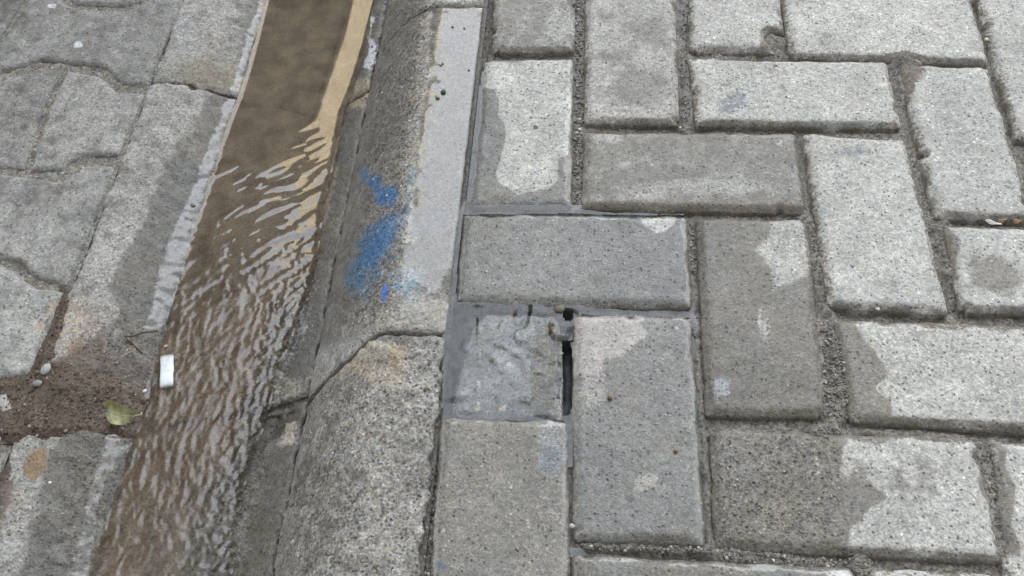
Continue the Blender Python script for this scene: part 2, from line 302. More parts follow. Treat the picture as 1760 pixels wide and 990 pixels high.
for i in range(26):
    x, y = random.uniform(750, 970), random.uniform(740, 985); op(STAIN, ell(x, y, random.uniform(1.5, 3.6), random.uniform(1.5, 3), random.uniform(0, 90), 7), 2.5, 1, random.choice([DARK, LIME, LIME, (.3, .22, .16)]), 'Q', 1)
# kerb
KU, KL, KT = 'kerb_mid', 'kerb_low', 'kerb_top'; KK = (KU, KL, KT)
op(WET, [(560, -50), (745, -50), (738, 100), (722, 200), (712, 300), (700, 400), (690, 560), (480, 640)], 30, .58, None, (KU, KT)); op(DAMP, [(400, 600), (600, 600), (540, 1000), (400, 1000)], 50, .45, None, KL)
op(COARSE, [(640, -50), (742, -50), (738, 100), (722, 200), (712, 300), (703, 400), (690, 560), (590, 560), (625, 330), (640, 170)], 16, 1, None, KK)
op(COARSE, [(540, 600), (760, 585), (740, 990), (490, 990)], 20, .75, None, KL)
op(FILM, [(734, 10), (870, 6), (820, 330), (800, 480), (760, 470), (735, 500), (712, 470), (694, 476), (680, 440), (696, 410), (690, 385), (706, 350), (702, 310), (716, 285), (708, 262), (718, 240), (712, 205), (726, 180), (734, 140), (726, 110), (738, 80), (728, 50)], 20, 1, None, KU, 15)
op(WET, [(742, 14), (860, 14), (812, 330), (780, 530), (700, 500), (690, 430), (700, 390), (712, 300), (720, 260), (722, 200), (735, 165), (738, 100)], 7, .8, None, KU, 4)
op(FILM, [(750, -60), (860, -60), (850, 4), (745, 4)], 6, .6, None, KT, 4)
op(STAIN, band([(722, 60), (718, 160), (718, 210), (710, 250), (700, 290)], [16, 20, 16, 22, 12]), 14, .36, OCHRE, KU, 6); op(STAIN, band([(738, 45), (736, 120), (728, 165)], 9), 8, .42, (.5, .46, .36), KU, 6)
op(STAIN, ell(702, 395, 16, 34, 10), 10, .55, (.42, .35, .24), KU, 5)
op(STAIN, [(700, 470), (780, 500), (768, 570), (560, 580), (600, 530), (680, 520)], 20, .5, (.36, .33, .28), KU)
# blue paint
op(STAIN, band([(618, 292), (640, 312), (668, 338), (684, 350)], [18, 34, 44, 16]), 22, .82, BLUE, KU, 6)
op(STAIN, band([(684, 372), (665, 392), (640, 425), (622, 462), (612, 500)], [20, 40, 56, 54, 26]), 32, .86, BLUE, KU, 7)
op(STAIN, band([(615, 290), (645, 318), (690, 360), (660, 400), (625, 450), (615, 500)], [30, 60, 40, 70, 90, 60]), 26, .40, (.045, .13, .20), KU, 8)
op(STAIN, band([(655, 372), (640, 400), (615, 430)], 22), 14, .45, (.05, .17, .30), KU, 6); op(STAIN, ell(625, 490, 30, 40), 20, .42, (.06, .18, .28), KU)
op(STAIN, ell(660, 504, 6, 17, 6), 3, 1, (.04, .16, .62), KU, 1); op(STAIN, ell(698, 490, 34, 30), 18, .52, LBLUE, KU, 6); op(STAIN, band([(712, 285), (702, 330), (698, 385)], 16), 9, .5, LBLUE, KU, 5)
op(STAIN, band([(700, 362), (715, 375)], 10), 8, .4, LBLUE, KU)
for i in range(70):
    x, y = random.gauss(630, 50), random.gauss(615, 22)
    op(STAIN, ell(x, y, random.uniform(2, 6), random.uniform(1.5, 4), random.uniform(0, 90), 7), 3, random.uniform(.6, 1), random.choice([OCHRE, LIME, LIME, (.26, .20, .12), (.12, .11, .10)]), KL, 1)
for i in range(60):
    y = random.uniform(20, 520); x = 728 - y * .09 + random.gauss(0, 9)
    op(STAIN, ell(x, y, random.uniform(1.5, 4), random.uniform(1.5, 3), random.uniform(0, 90), 7), 2.5, random.uniform(.6, 1), random.choice([OCHRE, LIME, (.26, .20, .12), (.5, .47, .4), DARK]), KU, 1)
# foot and face
op(STAIN, [(575, 150), (640, 150), (606, 340), (575, 460), (555, 570), (520, 640), (500, 560), (545, 400)], 14, .6, (.20, .19, .165), KU)
# low kerb stone: broken, pale aggregate at the joint, rusty bits
op(STAIN, [(560, 600), (590, 582), (650, 578), (705, 590), (715, 640), (690, 670), (600, 655), (548, 650)], 12, .62, (.40, .36, .28), KL, 6)
op(STAIN, ell(685, 612, 30, 20), 12, .55, OCHRE, KL, 5); op(STAIN, ell(610, 640, 40, 10, -8), 8, .5, OCHRE, KL, 5)
op(STAIN, [(700, 590), (765, 585), (752, 700), (730, 720), (690, 680)], 14, .45, (.38, .36, .33), KL, 5)
op(STAIN, [(600, 760), (740, 740), (725, 990), (560, 990), (580, 850)], 40, .28, (.34, .31, .27), KL); op(STAIN, ell(650, 930, 60, 50), 40, .35, (.25, .20, .165), KL)
op(STAIN, ell(713, 875, 10, 7), 3, 1, (.46, .42, .38), KL, 1); op(STAIN, ell(690, 722, 10, 6), 3, .9, (.44, .42, .39), KL, 1)
op(STAIN, band([(662, 745), (640, 775), (615, 800), (605, 830), (585, 842)], 3.2), 2, 1, (.06, .055, .05), KL, .8); op(STAIN, band([(668, 742), (700, 705)], 2.2), 2, .9, (.08, .075, .07), KL, .8)
op(STAIN, band([(480, 870), (545, 865), (560, 880)], 5), 3, .8, (.07, .065, .055), KL, 1); op(STAIN, band([(520, 840), (530, 800), (528, 780)], 5), 3, .5, DARK, KL, 1)
for i in range(50):
    x, y = random.uniform(500, 730), random.uniform(620, 985); op(STAIN, ell(x, y, random.uniform(1.5, 3.8), random.uniform(1.5, 3), random.uniform(0, 90), 7), 2.5, 1, random.choice([DARK, LIME, LIME, (.46, .45, .44)]), KL, 1)
# channel (upper, middle, lower stones)
CU, CM, CLo = 'channel_up', 'channel_mid', 'channel_low'; CC = (CU, CM, CLo)
op(WET, [(440, -60), (720, -60), (660, 150), (600, 450), (530, 760), (500, 1000), (60, 1100), (30, 1000), (85, 780), (160, 640), (205, 560), (190, 490), (235, 400), (255, 350), (300, 260), (345, 200), (362, 168), (400, 160), (420, 60)], 20, 1, None, CC, 8)
op(FILM, band([(452, 0), (420, 100), (398, 175), (372, 240), (345, 320), (318, 390), (296, 460), (276, 530), (262, 570)], [10, 12, 16, 18, 24, 32, 40, 40, 30]), 8, .9, None, CC, 3)
op(FILM, band([(205, 755), (185, 790), (168, 830), (155, 880), (135, 990)], [40, 26, 22, 24, 30]), 8, .85, None, CLo, 4)
op(FILM, [(590, 165), (640, 170), (600, 330), (570, 457), (520, 620), (460, 900), (400, 990), (395, 860), (450, 660), (540, 460)], 10, .10, None, CC)
op(STAIN, [(285, 130), (320, 100), (365, 95), (410, 120), (415, 160), (360, 160), (290, 142)], 9, .7, (.22, .20, .155), CU, 5); op(STAIN, [(340, 70), (380, 50), (400, 80), (395, 120), (360, 100)], 10, .5, (.30, .28, .24), CU)
op(STAIN, [(300, 0), (345, 0), (340, 90), (280, 110)], 16, .4, (.42, .42, .42), CU)
op(DAMP, [(430, -20), (455, -20), (420, 130), (405, 110)], 10, .7, None, CU); op(DAMP, ell(400, 60, 14, 40, 10), 12, .5, None, CU)
op(STAIN, [(115, 500), (165, 520), (185, 560), (180, 610), (140, 630), (95, 620), (85, 600)], 14, .45, (.42, .34, .25), CM); op(STAIN, [(110, 585), (150, 575), (150, 620), (110, 630)], 12, .7, (.36, .26, .17), CM)
op(WET, [(60, 640), (110, 620), (150, 600), (165, 560), (200, 560), (200, 700), (40, 720)], 10, .9, None, CM, 5)
op(STAIN, [(40, 640), (110, 610), (170, 560), (190, 600), (270, 620), (250, 700), (180, 740), (10, 750)], 16, .8, MUD, (CM, CLo), 5)
op(STAIN, Z(0, 650, [(130, 370), (240, 330), (230, 450), (170, 520), (110, 480)]), 8, .9, (.23, .16, .09), CLo, 4); op(WET, Z(0, 650, [(0, 480), (60, 560), (30, 640), (0, 750)]), 10, .9, None, CLo, 4); op(STAIN, Z(0, 650, [(-100, 300), (40, 400), (80, 560), (20, 720), (-100, 750)]), 12, .8, MUD, CLo, 4)
op(STAIN, Z(0, 650, [(60, 540), (190, 550), (180, 640), (40, 760), (0, 800)]), 16, .5, (.42, .36, .29), CLo)
# channel bed
op(STAIN, [(455, -60), (640, -60), (598, 145), (570, 330), (540, 460), (420, 560), (300, 600), (285, 560), (350, 345), (418, 170), (440, 100)], 8, 1, (.25, .20, .14), CC, 3)
op(STAIN, [(278, 565), (400, 560), (470, 500), (450, 600), (420, 700), (390, 790), (340, 860), (300, 1000), (172, 1010), (182, 930), (196, 870), (228, 785), (262, 705), (272, 620)], 9, .92, (.36, .24, .135), CC, 8)
op(COARSE, [(140, 560), (520, 560), (400, 1000), (100, 1000)], 20, .8, None, CC)
op(STAIN, [(480, 500), (540, 480), (540, 560), (470, 700), (420, 800), (400, 990), (250, 990), (300, 860), (400, 780)], 26, .5, (.36, .37, .37), CC, 8)
op(STAIN, [(530, 650), (470, 640), (455, 700), (500, 715), (520, 700)], 12, .55, (.33, .31, .25), CM, 4); op(STAIN, ell(470, 728, 26, 26), 14, .75, (.09, .09, .085), (CM, CLo), 5); op(STAIN, [(480, 720), (515, 700), (508, 765), (475, 770)], 8, .7, (.42, .38, .31), CLo, 4)
op(STAIN, [(590, 140), (645, 135), (640, 178), (590, 192)], 6, .7, (.30, .25, .17), (CU, CM), 3)
op(STAIN, band([(640, 30), (632, 60), (642, 80), (630, 120)], [4, 8, 12, 20]), 5, .9, (.55, .57, .60), (CU, KU, KT), 3)
op(STAIN, band([(520, 655), (528, 700), (500, 700), (470, 705)], 6), 5, .7, (.07, .065, .055), (CM, CLo), 2)
# left pavers
for (x, y) in [(135, 78), (75, 128), (130, 170), (255, 200), (90, 10)]: op(STAIN, ell(x, y, 8, 4), 3, .9, (.55, .57, .58), ('W1', 'W2', 'W3', 'W6'))
op(DAMP, [(-200, -200), (330, -200), (250, 150), (60, 700), (-200, 700)], 10, .3, None, ('W1', 'W2', 'W3', 'W4', 'W5', 'W6', 'W7')); op(DAMP, ell(60, 220, 50, 50), 40, .5, None, ('W2', 'W3')); op(DAMP, ell(60, 330, 80, 20), 20, .5, None, 'W4')
op(DAMP, [(0, -20), (50, -20), (40, 30), (20, 40), (0, 40)], 12, .9, None, ('W7', 'W1')); op(STAIN, band([(0, 452), (40, 462), (60, 487), (115, 495)], 12), 7, .6, (.40, .33, .25), ('W4', 'W5')); op(STAIN, [(85, 520), (110, 510), (80, 560), (60, 620), (60, 560)], 8, .55, (.42, .33, .25), 'W5')
op(STAIN, band([(0, 140), (60, 115), (130, 118), (180, 130)], 18), 8, .3, SILT, ('W1', 'W2', 'W3'))
op(TONE, [(150, 160), (250, 160), (200, 270), (110, 280)], 30, 1.1, None, 'W3'); op(TONE, [(0, 460), (60, 480), (80, 500), (50, 640), (0, 640)], 20, 1.1, None, 'W5')

# ------------------------------------------------------------------ slab builder
H = 0.0022
def slab(name, key, poly, zf, base, h=H, r=.004, ch=.005, cd_=.004, rough=.0003, depth=.05, edge=.0006, mat=None, chips=(), wavy=0):
    """a moulded stone: outline poly (world metres), top height zf(x, y), rounded corners r, worn edge ch wide and cd_ deep"""
    P = np.array(poly); x0, y0 = P.min(0) - h * 2; x1, y1 = P.max(0) + h * 2
    nx, ny = int((x1 - x0) / h) + 2, int((y1 - y0) / h) + 2
    gx, gy = np.meshgrid(x0 + np.arange(nx) * h, y0 + np.arange(ny) * h, indexing='ij'); X, Y = gx.ravel(), gy.ravel()
    pin = inset(poly, r) if r > 0 else poly
    seed = sum(ord(c) for c in key)
    def D(X, Y):
        d = sdf(X, Y, pin) + r
        d = d + edge * 2 * fbm(X, Y, .010, seed) + wavy * fbm(X, Y, .05, seed + 7, 2)
        for (cx, cy, cr) in chips: d = np.minimum(d, np.hypot(X - cx, Y - cy) - cr + .0015 * fbm(X, Y, .006, seed + 1))
        return d
    d = D(X, Y); keep = (d > -h * .75).reshape(nx, ny)
    cell = keep[:-1, :-1] & keep[1:, :-1] & keep[1:, 1:] & keep[:-1, 1:]
    idx = np.arange(nx * ny).reshape(nx, ny); ci, cj = np.nonzero(cell)
    F = np.stack([idx[ci, cj], idx[ci + 1, cj], idx[ci + 1, cj + 1], idx[ci, cj + 1]], 1)
    # border vertices -> onto the outline
    used = np.zeros(nx * ny, int); np.add.at(used, F.ravel(), 1); bord = (used > 0) & (used < 4)
    e = 1e-4
    for it in range(2):
        xb, yb = X[bord], Y[bord]; db = D(xb, yb); gxx = (D(xb + e, yb) - db) / e; gyy = (D(xb, yb + e) - db) / e; gg = np.maximum(gxx ** 2 + gyy ** 2, .3)
        sx, sy = -db * gxx / gg, -db * gyy / gg; l = np.maximum(np.hypot(sx, sy) / (h * 1.1), 1); X[bord] += sx / l; Y[bord] += sy / l
    d = np.maximum(D(X, Y), 0); d[bord] = 0
    t = np.clip(1 - d / ch, 0, 1); zb = zf(X, Y); flm = paint(np.stack([X, Y, zb], 1), key, base)['film']; rough = rough * (1 - .93 * np.clip(flm, 0, 1))
    Zt = zb - cd_ * t ** 1.25 * (1 + .5 * fbm(X, Y, .02, seed + 2)) + rough * 2 * fbm(X, Y, .007, seed + 4) + rough * 2.0 * fbm(X, Y, .03, seed + 9)
    m = used > 0; new = -np.ones(nx * ny, int); new[m] = np.arange(m.sum()); F = new[F]
    V = np.stack([X[m], Y[m], Zt[m]], 1)
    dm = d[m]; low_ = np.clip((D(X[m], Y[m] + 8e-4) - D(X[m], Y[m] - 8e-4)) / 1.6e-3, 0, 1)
    nz = fbm(X[m], Y[m], .018, seed + 21); edge_wet_shade = base.get('edge', 0) * (sstep(ch * 1.35, ch * .75, dm + .004 * nz) * (.25 + .75 * low_)) * (.75 + .9 * nz)  # edge wetness, boosted on lower chamfers to paint in their shade
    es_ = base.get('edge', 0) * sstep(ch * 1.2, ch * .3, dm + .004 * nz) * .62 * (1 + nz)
    # skirt
    E = np.concatenate([F[:, [0, 1]], F[:, [1, 2]], F[:, [2, 3]], F[:, [3, 0]]]); es = {tuple(a) for a in E.tolist()}
    be = [a for a in es if (a[1], a[0]) not in es]; bv = sorted({a for b in be for a in b}); mp = {v: len(V) + i for i, v in enumerate(bv)}
    low = V[bv].copy(); low[:, 2] -= depth; att = paint(V, key, base)
    if key in 'AFOQUP': att['film'] = np.maximum(att['film'], .95 * sstep(ch * 1.1, ch * .5, np.concatenate([dm, ]) + .003 * nz))
    att['wet'] = np.maximum(att['wet'], np.clip(edge_wet_shade, 0, 1)); st = att['stain']; k2 = np.clip(es_, 0, 1) * (st[:, 3] < .3); st[:, :3] = np.where(k2[:, None] > st[:, 3:4], np.array([(.150, .130, .100)]), st[:, :3]); st[:, 3] = np.maximum(st[:, 3], k2)
    V2 = np.concatenate([V, low]); att = {k: np.concatenate([a, a[bv]]) for k, a in att.items()}
    FF = F.tolist() + [[b, a, mp[a], mp[b]] for a, b in be]
    return mesh_obj(name, V2, FF, mat or MC, attrs=att)

# ------------------------------------------------------------------ pavement: herringbone of oblong pavers
def lat(u, v): p = proj(np.array([[u * .1, v * .1, 0]]))[0]; return tuple(p)
GP = 'oblong pavers laid in herringbone on the pavement'
PV = {
 'A': ([(832, 96), (986, 96), (983, 352), (805, 352)], dict(warm=0.1, tone=.93, wet=1.), 'upright paver beside the wet kerb, wet round a pale dry tongue in its middle'),
 'B': ([(850, -75), (990, -75), (987, 86), (846, 87)], dict(warm=0.8, tone=.72), 'small mottled damp paver at the top edge beside the flooded kerb, left corner chipped'),
 'C': ([(1008, -75), (1158, -75), (1169, 211), (1004, 209)], dict(warm=0.6, tone=.80, damp=.12), 'upright pale paver with round dark damp blotches, right of the gritty joint'),
 'D': ([(1184, 98), (1524, 103), (1552, 218), (1196, 213)], dict(warm=0.4, tone=.90), 'dry pale paver lying crosswise, with a blue-grey smudge and white scratches'),
 'E': ([(1003, 224), (1368, 225), (1389, 363), (1000, 356)], dict(warm=1.0, tone=.70), 'crosswise paver mottled brown-grey with streaks of damp'),
 'F': ([(796, 365), (1181, 368), (1191, 527), (781, 518)], dict(warm=0.0, tone=.92, wet=1.), 'fully wet dark crosswise paver with a small dry spot in its upper right corner'),
 'G': ([(1197, 370), (1389, 374), (1423, 715), (1214, 713)], dict(warm=0.8, tone=.80, wet=1.), 'upright wet paver with a pale dry patch in its upper right'),
 'H': ([(1381, 227), (1557, 238), (1633, 541), (1424, 526)], dict(warm=0.3, tone=.88), 'evenly dry light grey upright paver in the middle of the right side'),
 'I': ([(1545, 107), (1699, 110), (1778, 378), (1611, 372)], dict(warm=0.3, tone=.86), 'dry upright paver with silt smeared on its upper left corner'),
 'J': ([(1341, -14), (1670, -8), (1702, 108), (1360, 96)], dict(tone=.92), 'pale dry crosswise paver at the top edge with a grey smudge at its right end'),
 'K': ([(1184, -150), (1330, -150), (1350, 89), (1185, 85)], dict(warm=0.3, tone=.86), 'pale paver at the top edge with its lower right corner broken out'),
 'L': ([(1622, 383), (1935, 395), (1990, 545), (1650, 534)], dict(warm=0.8, tone=.90), 'dry pale paver at the right edge with a dark brown wet blotch'),
 'M': ([(1430, 546), (1895, 562), (1945, 752), (1462, 724)], dict(warm=0.9, tone=.92, wet=1.), 'long crosswise paver, silty and wet at its left end and dry to the right'),
 'N': ([(1221, 730), (1682, 748), (1727, 966), (1228, 940)], dict(warm=0.6, tone=.86, wet=1.), 'crosswise paver half rough and wet, half pale and dry'),
 'O': ([(985, 536), (1189, 537), (1214, 936), (983, 927)], dict(warm=0.0, tone=1.02, wet=1.), 'upright wet paver with a pale lime crust on its upper left corner'),
 'Q': ([(757, 716), (976, 720), (981, 1115), (728, 1115)], dict(warm=0.35, tone=1.02, wet=1., film=.2), 'big wet reddish-grey paver below the sunken stone, with a bluish spot'),
 'R': ([(1676, -12), (1838, -8), (1930, 243), (1748, 238)], dict(tone=.88), 'dry paver at the right top corner beside the narrow dark joint'),
 'T': ([(1705, 756), (1900, 765), (1990, 1180), (1750, 1150)], dict(warm=0.8, tone=.95), 'dry paver at the right edge with a ragged wet left border'),
 'U': ([(984, 950), (1484, 974), (1520, 1110), (985, 1110)], dict(warm=0.5, tone=.86, wet=1.), 'wet crosswise paver at the bottom edge behind a bright line of water'),
 'V': ([(1500, 973), (1728, 986), (1780, 1250), (1530, 1250)], dict(warm=0.5, tone=.95), 'pale dry paver just showing at the bottom edge, right of a sandy joint'),
}
flat = lambda z, ax=0, ay=0, cx=0, cy=0: (lambda X, Y: z + ax * (X - cx) + ay * (Y - cy))
tilt = {'H': .0012, 'O': -.0005, 'A': -.001, 'M': .0008, 'R': .001, 'D': .0006, 'N': -.0006}
for k, (q, base, lab) in PV.items():      # wear that no paver is without
    rq = random.Random(ord(k)); qx = [a for a, b in q]; qy = [b for a, b in q]
    bil = lambda u, v: tuple((q[0][i] * (1 - u) + q[1][i] * u) * (1 - v) + (q[3][i] * (1 - u) + q[2][i] * u) * v for i in (0, 1))
    for i in range(rq.randint(4, 9)):
        x, y = bil(rq.uniform(.08, .92), rq.uniform(.08, .92)); op(STAIN, ell(x, y, rq.uniform(5, 22), rq.uniform(3, 12), rq.uniform(0, 180), 9), rq.uniform(6, 16), rq.uniform(.25, .5), rq.choice([SILT, SILT, LIME, (.24, .23, .21), (.55, .54, .50)]), k, 6)
    for i in range(rq.randint(4, 10)):
        x, y = bil(rq.uniform(.05, .95), rq.uniform(.05, .95)); op(STAIN, ell(x, y, rq.uniform(1.5, 3.5), rq.uniform(1.5, 3), 0, 7), 2.5, rq.uniform(.7, 1), rq.choice([DARK, (.13, .12, .10), LIME]), k, 1)
    if rq.random() < .55:
        x, y = bil(rq.uniform(.2, .7), rq.uniform(.2, .8)); a = rq.uniform(-.6, .6); L_ = rq.uniform(18, 60); op(STAIN, band([(x, y), (x + L_ * .5 * math.cos(a), y + L_ * .5 * math.sin(a) + 2), (x + L_ * math.cos(a), y + L_ * math.sin(a))], 2.6), 2, .6, (.55, .54, .51), k, 1)
for k, (q, base, lab) in PV.items():
    poly = atl(q, 0)
    c = np.mean(poly, 0); chips = []
    if k == 'K': chips = [tuple(at(1332, 62)[:2]) + (.010,), tuple(at(1345, 80)[:2]) + (.010,)]
    if k == 'B': chips = [tuple(at(842, 50)[:2]) + (.006,)]
    if k == 'I': chips = [tuple(at(1545, 108)[:2]) + (.008,)]
    base['edge'] = .9; rc = random.Random(ord(k) + 5)
    for i in range(rc.randint(2, 5)):
        e_ = rc.randrange(4); (ax_, ay_), (bx_, by_) = poly[e_], poly[(e_ + 1) % 4]; t = rc.choice([rc.random(), rc.choice([.02, .98])]); chips.append((ax_ + (bx_ - ax_) * t, ay_ + (by_ - ay_) * t, rc.uniform(.0012, .0040)))
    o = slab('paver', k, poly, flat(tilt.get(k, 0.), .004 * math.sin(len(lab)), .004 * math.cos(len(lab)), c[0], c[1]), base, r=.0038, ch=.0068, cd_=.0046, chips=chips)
    tag(o, lab, 'paver', GP)
PP = [(830, 530), (806, 560), (790, 600), (783, 650), (778, 722), (967, 722), (964, 560), (955, 535), (900, 528)]
PPW = atl(PP, -.006)
def zP(X, Y):
    d = sdf(X, Y, PPW)
    z = -.0056 - .0050 * sstep(-.125, -.094, Y) - .003 * sstep(.006, .0, d) + .0012 * np.sin(X * 300 + 4 * fbm(X, Y, .03, 3))
    return z - .0018 * sstep(.060, .066, X) * sstep(-.12, -.14, Y) + .0012 * fbm(X, Y, .008, 8) * sstep(.056, .066, X)
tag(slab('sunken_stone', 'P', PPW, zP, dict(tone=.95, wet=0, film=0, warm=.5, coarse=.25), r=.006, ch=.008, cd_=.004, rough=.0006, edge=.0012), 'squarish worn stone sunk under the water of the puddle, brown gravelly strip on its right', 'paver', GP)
# the same bond continued just outside the picture
usedv = {(0, 0), (1, 1), (2, 2), (2, -2), (3, -1), (4, 0), (5, 1), (1, -3), (0, -4), (4, -4), (3, -5)}
usedh = {(0, -1), (1, 0), (2, 1), (3, 2), (3, -2), (4, -1), (2, -3), (1, -4)}
for u in range(0, 9):
    for v in range(-7, 7):
        for ty in 'vh':
            if ty == 'v' and ((u - v) % 4 or (u, v) in usedv): continue
            if ty == 'h' and ((u - v) % 4 != 1 or (u, v) in usedh): continue
            w, hh = (1, 2) if ty == 'v' else (2, 1); g_ = .0045
            L = [(u * .1 + g_, v * .1 + g_), ((u + w) * .1 - g_, v * .1 + g_), ((u + w) * .1 - g_, (v + hh) * .1 - g_), (u * .1 + g_, (v + hh) * .1 - g_)]
            px = proj(np.array([[a, b, 0] for a, b in L]))
            if px[:, 0].min() < 1755 and px[:, 0].max() > 5 and px[:, 1].min() < 985 and px[:, 1].max() > 5:
                print('OVERLAPS FRAME', ty, u, v, px.astype(int).tolist()); 
                if not (ty, u, v) == ('h', 5, 0): continue
            if ty == 'h' and (u, v) == (5, 0):
                tag(slab('paver', 'S', L, flat(0), dict(tone=.88), h=.004), 'pale paver showing only its corner at the right edge, below the topmost right one', 'paver', GP)
            else:
                tag(slab('paver', 'x%s%d_%d' % (ty, u, v), L, flat(0), dict(tone=.85, damp=.15 if u < 6 else 0), h=.006), 'grey oblong paver lying just outside the picture', 'paver', GP)

# ------------------------------------------------------------------ kerb and gutter channel
def zk(X, Y):
    t = np.clip((-X - .044) / .084, 0, 1)
    z = -.0015 - .0755 * (t ** 1.9 * (1 - t) + t * t ** .75 * t)
    return z + .0005 * fbm(X, Y, .05, 31) + .0011 * fbm(X, Y, .006, 33) * sstep(-.045, -.06, X)
def zk_low(X, Y):
    z = zk(X, Y) - .001
    d = np.clip((Y + .185) / .055, 0, 1) * sstep(-.012, -.035, X)   # battered top of this stone
    return z - d * .0035 * (1 + 2 * fbm(X, Y, .022, 41)) + .0035 * d * fbm(X, Y, .010, 43) + .0012 * fbm(X, Y, .01, 47)
j1, j2, j3 = .272, -.128, -.53
GK = 'kerb stones in a row along the gutter'
kp = lambda a, b, s=0: [(-.129, a + s), (-.004, a), (-.004, b), (-.129, b + s)]
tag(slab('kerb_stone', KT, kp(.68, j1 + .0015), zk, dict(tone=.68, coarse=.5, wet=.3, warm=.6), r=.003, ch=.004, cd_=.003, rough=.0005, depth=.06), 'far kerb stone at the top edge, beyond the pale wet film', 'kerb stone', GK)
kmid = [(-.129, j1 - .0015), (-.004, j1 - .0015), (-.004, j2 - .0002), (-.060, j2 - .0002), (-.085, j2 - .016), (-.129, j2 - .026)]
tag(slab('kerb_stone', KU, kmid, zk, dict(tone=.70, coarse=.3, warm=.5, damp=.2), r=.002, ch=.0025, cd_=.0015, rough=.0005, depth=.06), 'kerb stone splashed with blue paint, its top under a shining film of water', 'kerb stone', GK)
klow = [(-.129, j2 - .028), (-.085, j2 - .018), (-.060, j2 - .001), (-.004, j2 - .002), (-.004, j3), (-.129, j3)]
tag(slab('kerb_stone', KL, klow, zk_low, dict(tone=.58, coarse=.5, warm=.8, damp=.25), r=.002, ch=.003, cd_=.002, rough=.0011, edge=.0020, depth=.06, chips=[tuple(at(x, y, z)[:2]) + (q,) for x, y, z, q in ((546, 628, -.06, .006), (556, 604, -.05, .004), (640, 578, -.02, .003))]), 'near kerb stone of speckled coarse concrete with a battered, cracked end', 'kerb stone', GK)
def bed(Y): return -.0965 + .0065 * sstep(.06, -.10, Y)
def zc(X, Y):
    xs = [-.372, -.335, -.305, -.282, -.265, -.225, -.175, -.156, -.140, -.126]
    zs = [-.060, -.0625, -.071, -.0825, -.094, -.098, -.098, -.0895, -.0815, -.0775]
    z = np.interp(X, xs, zs)
    b = bed(Y); z = np.maximum(z, b + .0015 * fbm(X, Y, .02, 51) + .0012 * fbm(X, Y, .007, 52))
    rg = sstep(-.335, -.315, X) * sstep(-.14, -.16, X)
    return z + .0016 * fbm(X, Y, .0065, 53) * rg + .0008 * fbm(X, Y, .04, 55) + .0012 * fbm(X, Y, .012, 57) * sstep(.17, .26, Y)
GC = 'gutter channel stones in a row'
def chn(name, key, y0, y1, lab, sl0=(0, 0), sl1=(0, 0), chips=()):
    xs = [-.3655, -.30, -.24, -.18, -.129]
    top = [(x, y1 + s) for x, s in zip(xs, sl1)]; bot = [(x, y0 + s) for x, s in zip(xs, sl0)]
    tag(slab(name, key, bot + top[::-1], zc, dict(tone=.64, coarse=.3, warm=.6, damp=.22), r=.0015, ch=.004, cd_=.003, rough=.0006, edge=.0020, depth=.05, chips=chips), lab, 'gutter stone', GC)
ja = [at(270, 142, -.062)[1], at(345, 152, -.07)[1], at(408, 168, -.085)[1], at(520, 190, -.085)[1], at(640, 152, -.078)[1]]
jb = [at(30, 705, -.062)[1], at(110, 735, -.07)[1], at(230, 720, -.085)[1], at(430, 705, -.085)[1], at(515, 680, -.078)[1]]
chn('gutter_stone', CU, ja[2] + 0, .72, 'far gutter stone with a broken brownish end beside the calm brown water', [a - ja[2] + .002 for a in ja], [0] * 5)
chn('gutter_stone', CM, jb[2], ja[2], 'middle gutter stone, pale and dry along the pavers, wet beside the rippling stream', [a - jb[2] + .002 for a in jb], [a - ja[2] - .0005 for a in ja], [tuple(at(470, 708, -.083)[:2]) + (.007,), tuple(at(505, 690, -.08)[:2]) + (.004,), tuple(at(330, 150, -.068)[:2]) + (.004,)])
chn('gutter_stone', CLo, -.62, jb[2], 'near gutter stone with rusty mud on its dry edge', [0] * 5, [a - jb[2] - .0015 for a in jb], [tuple(at(465, 728, -.084)[:2]) + (.012,), tuple(at(440, 750, -.085)[:2]) + (.007,), tuple(at(498, 712, -.08)[:2]) + (.006,)])
def zmort(X, Y): return np.where(X > -.129, np.where(Y < j2, zk_low(X, Y), zk(X, Y)) - .0065, zc(X, Y) - .0050) + .0012 * fbm(X, Y, .006, 121, 2)
op(STAIN, [(-900, -900), (2600, -900), (2600, 2600), (-900, 2600)], 5, .5, (.10, .088, .070), 'mortar')
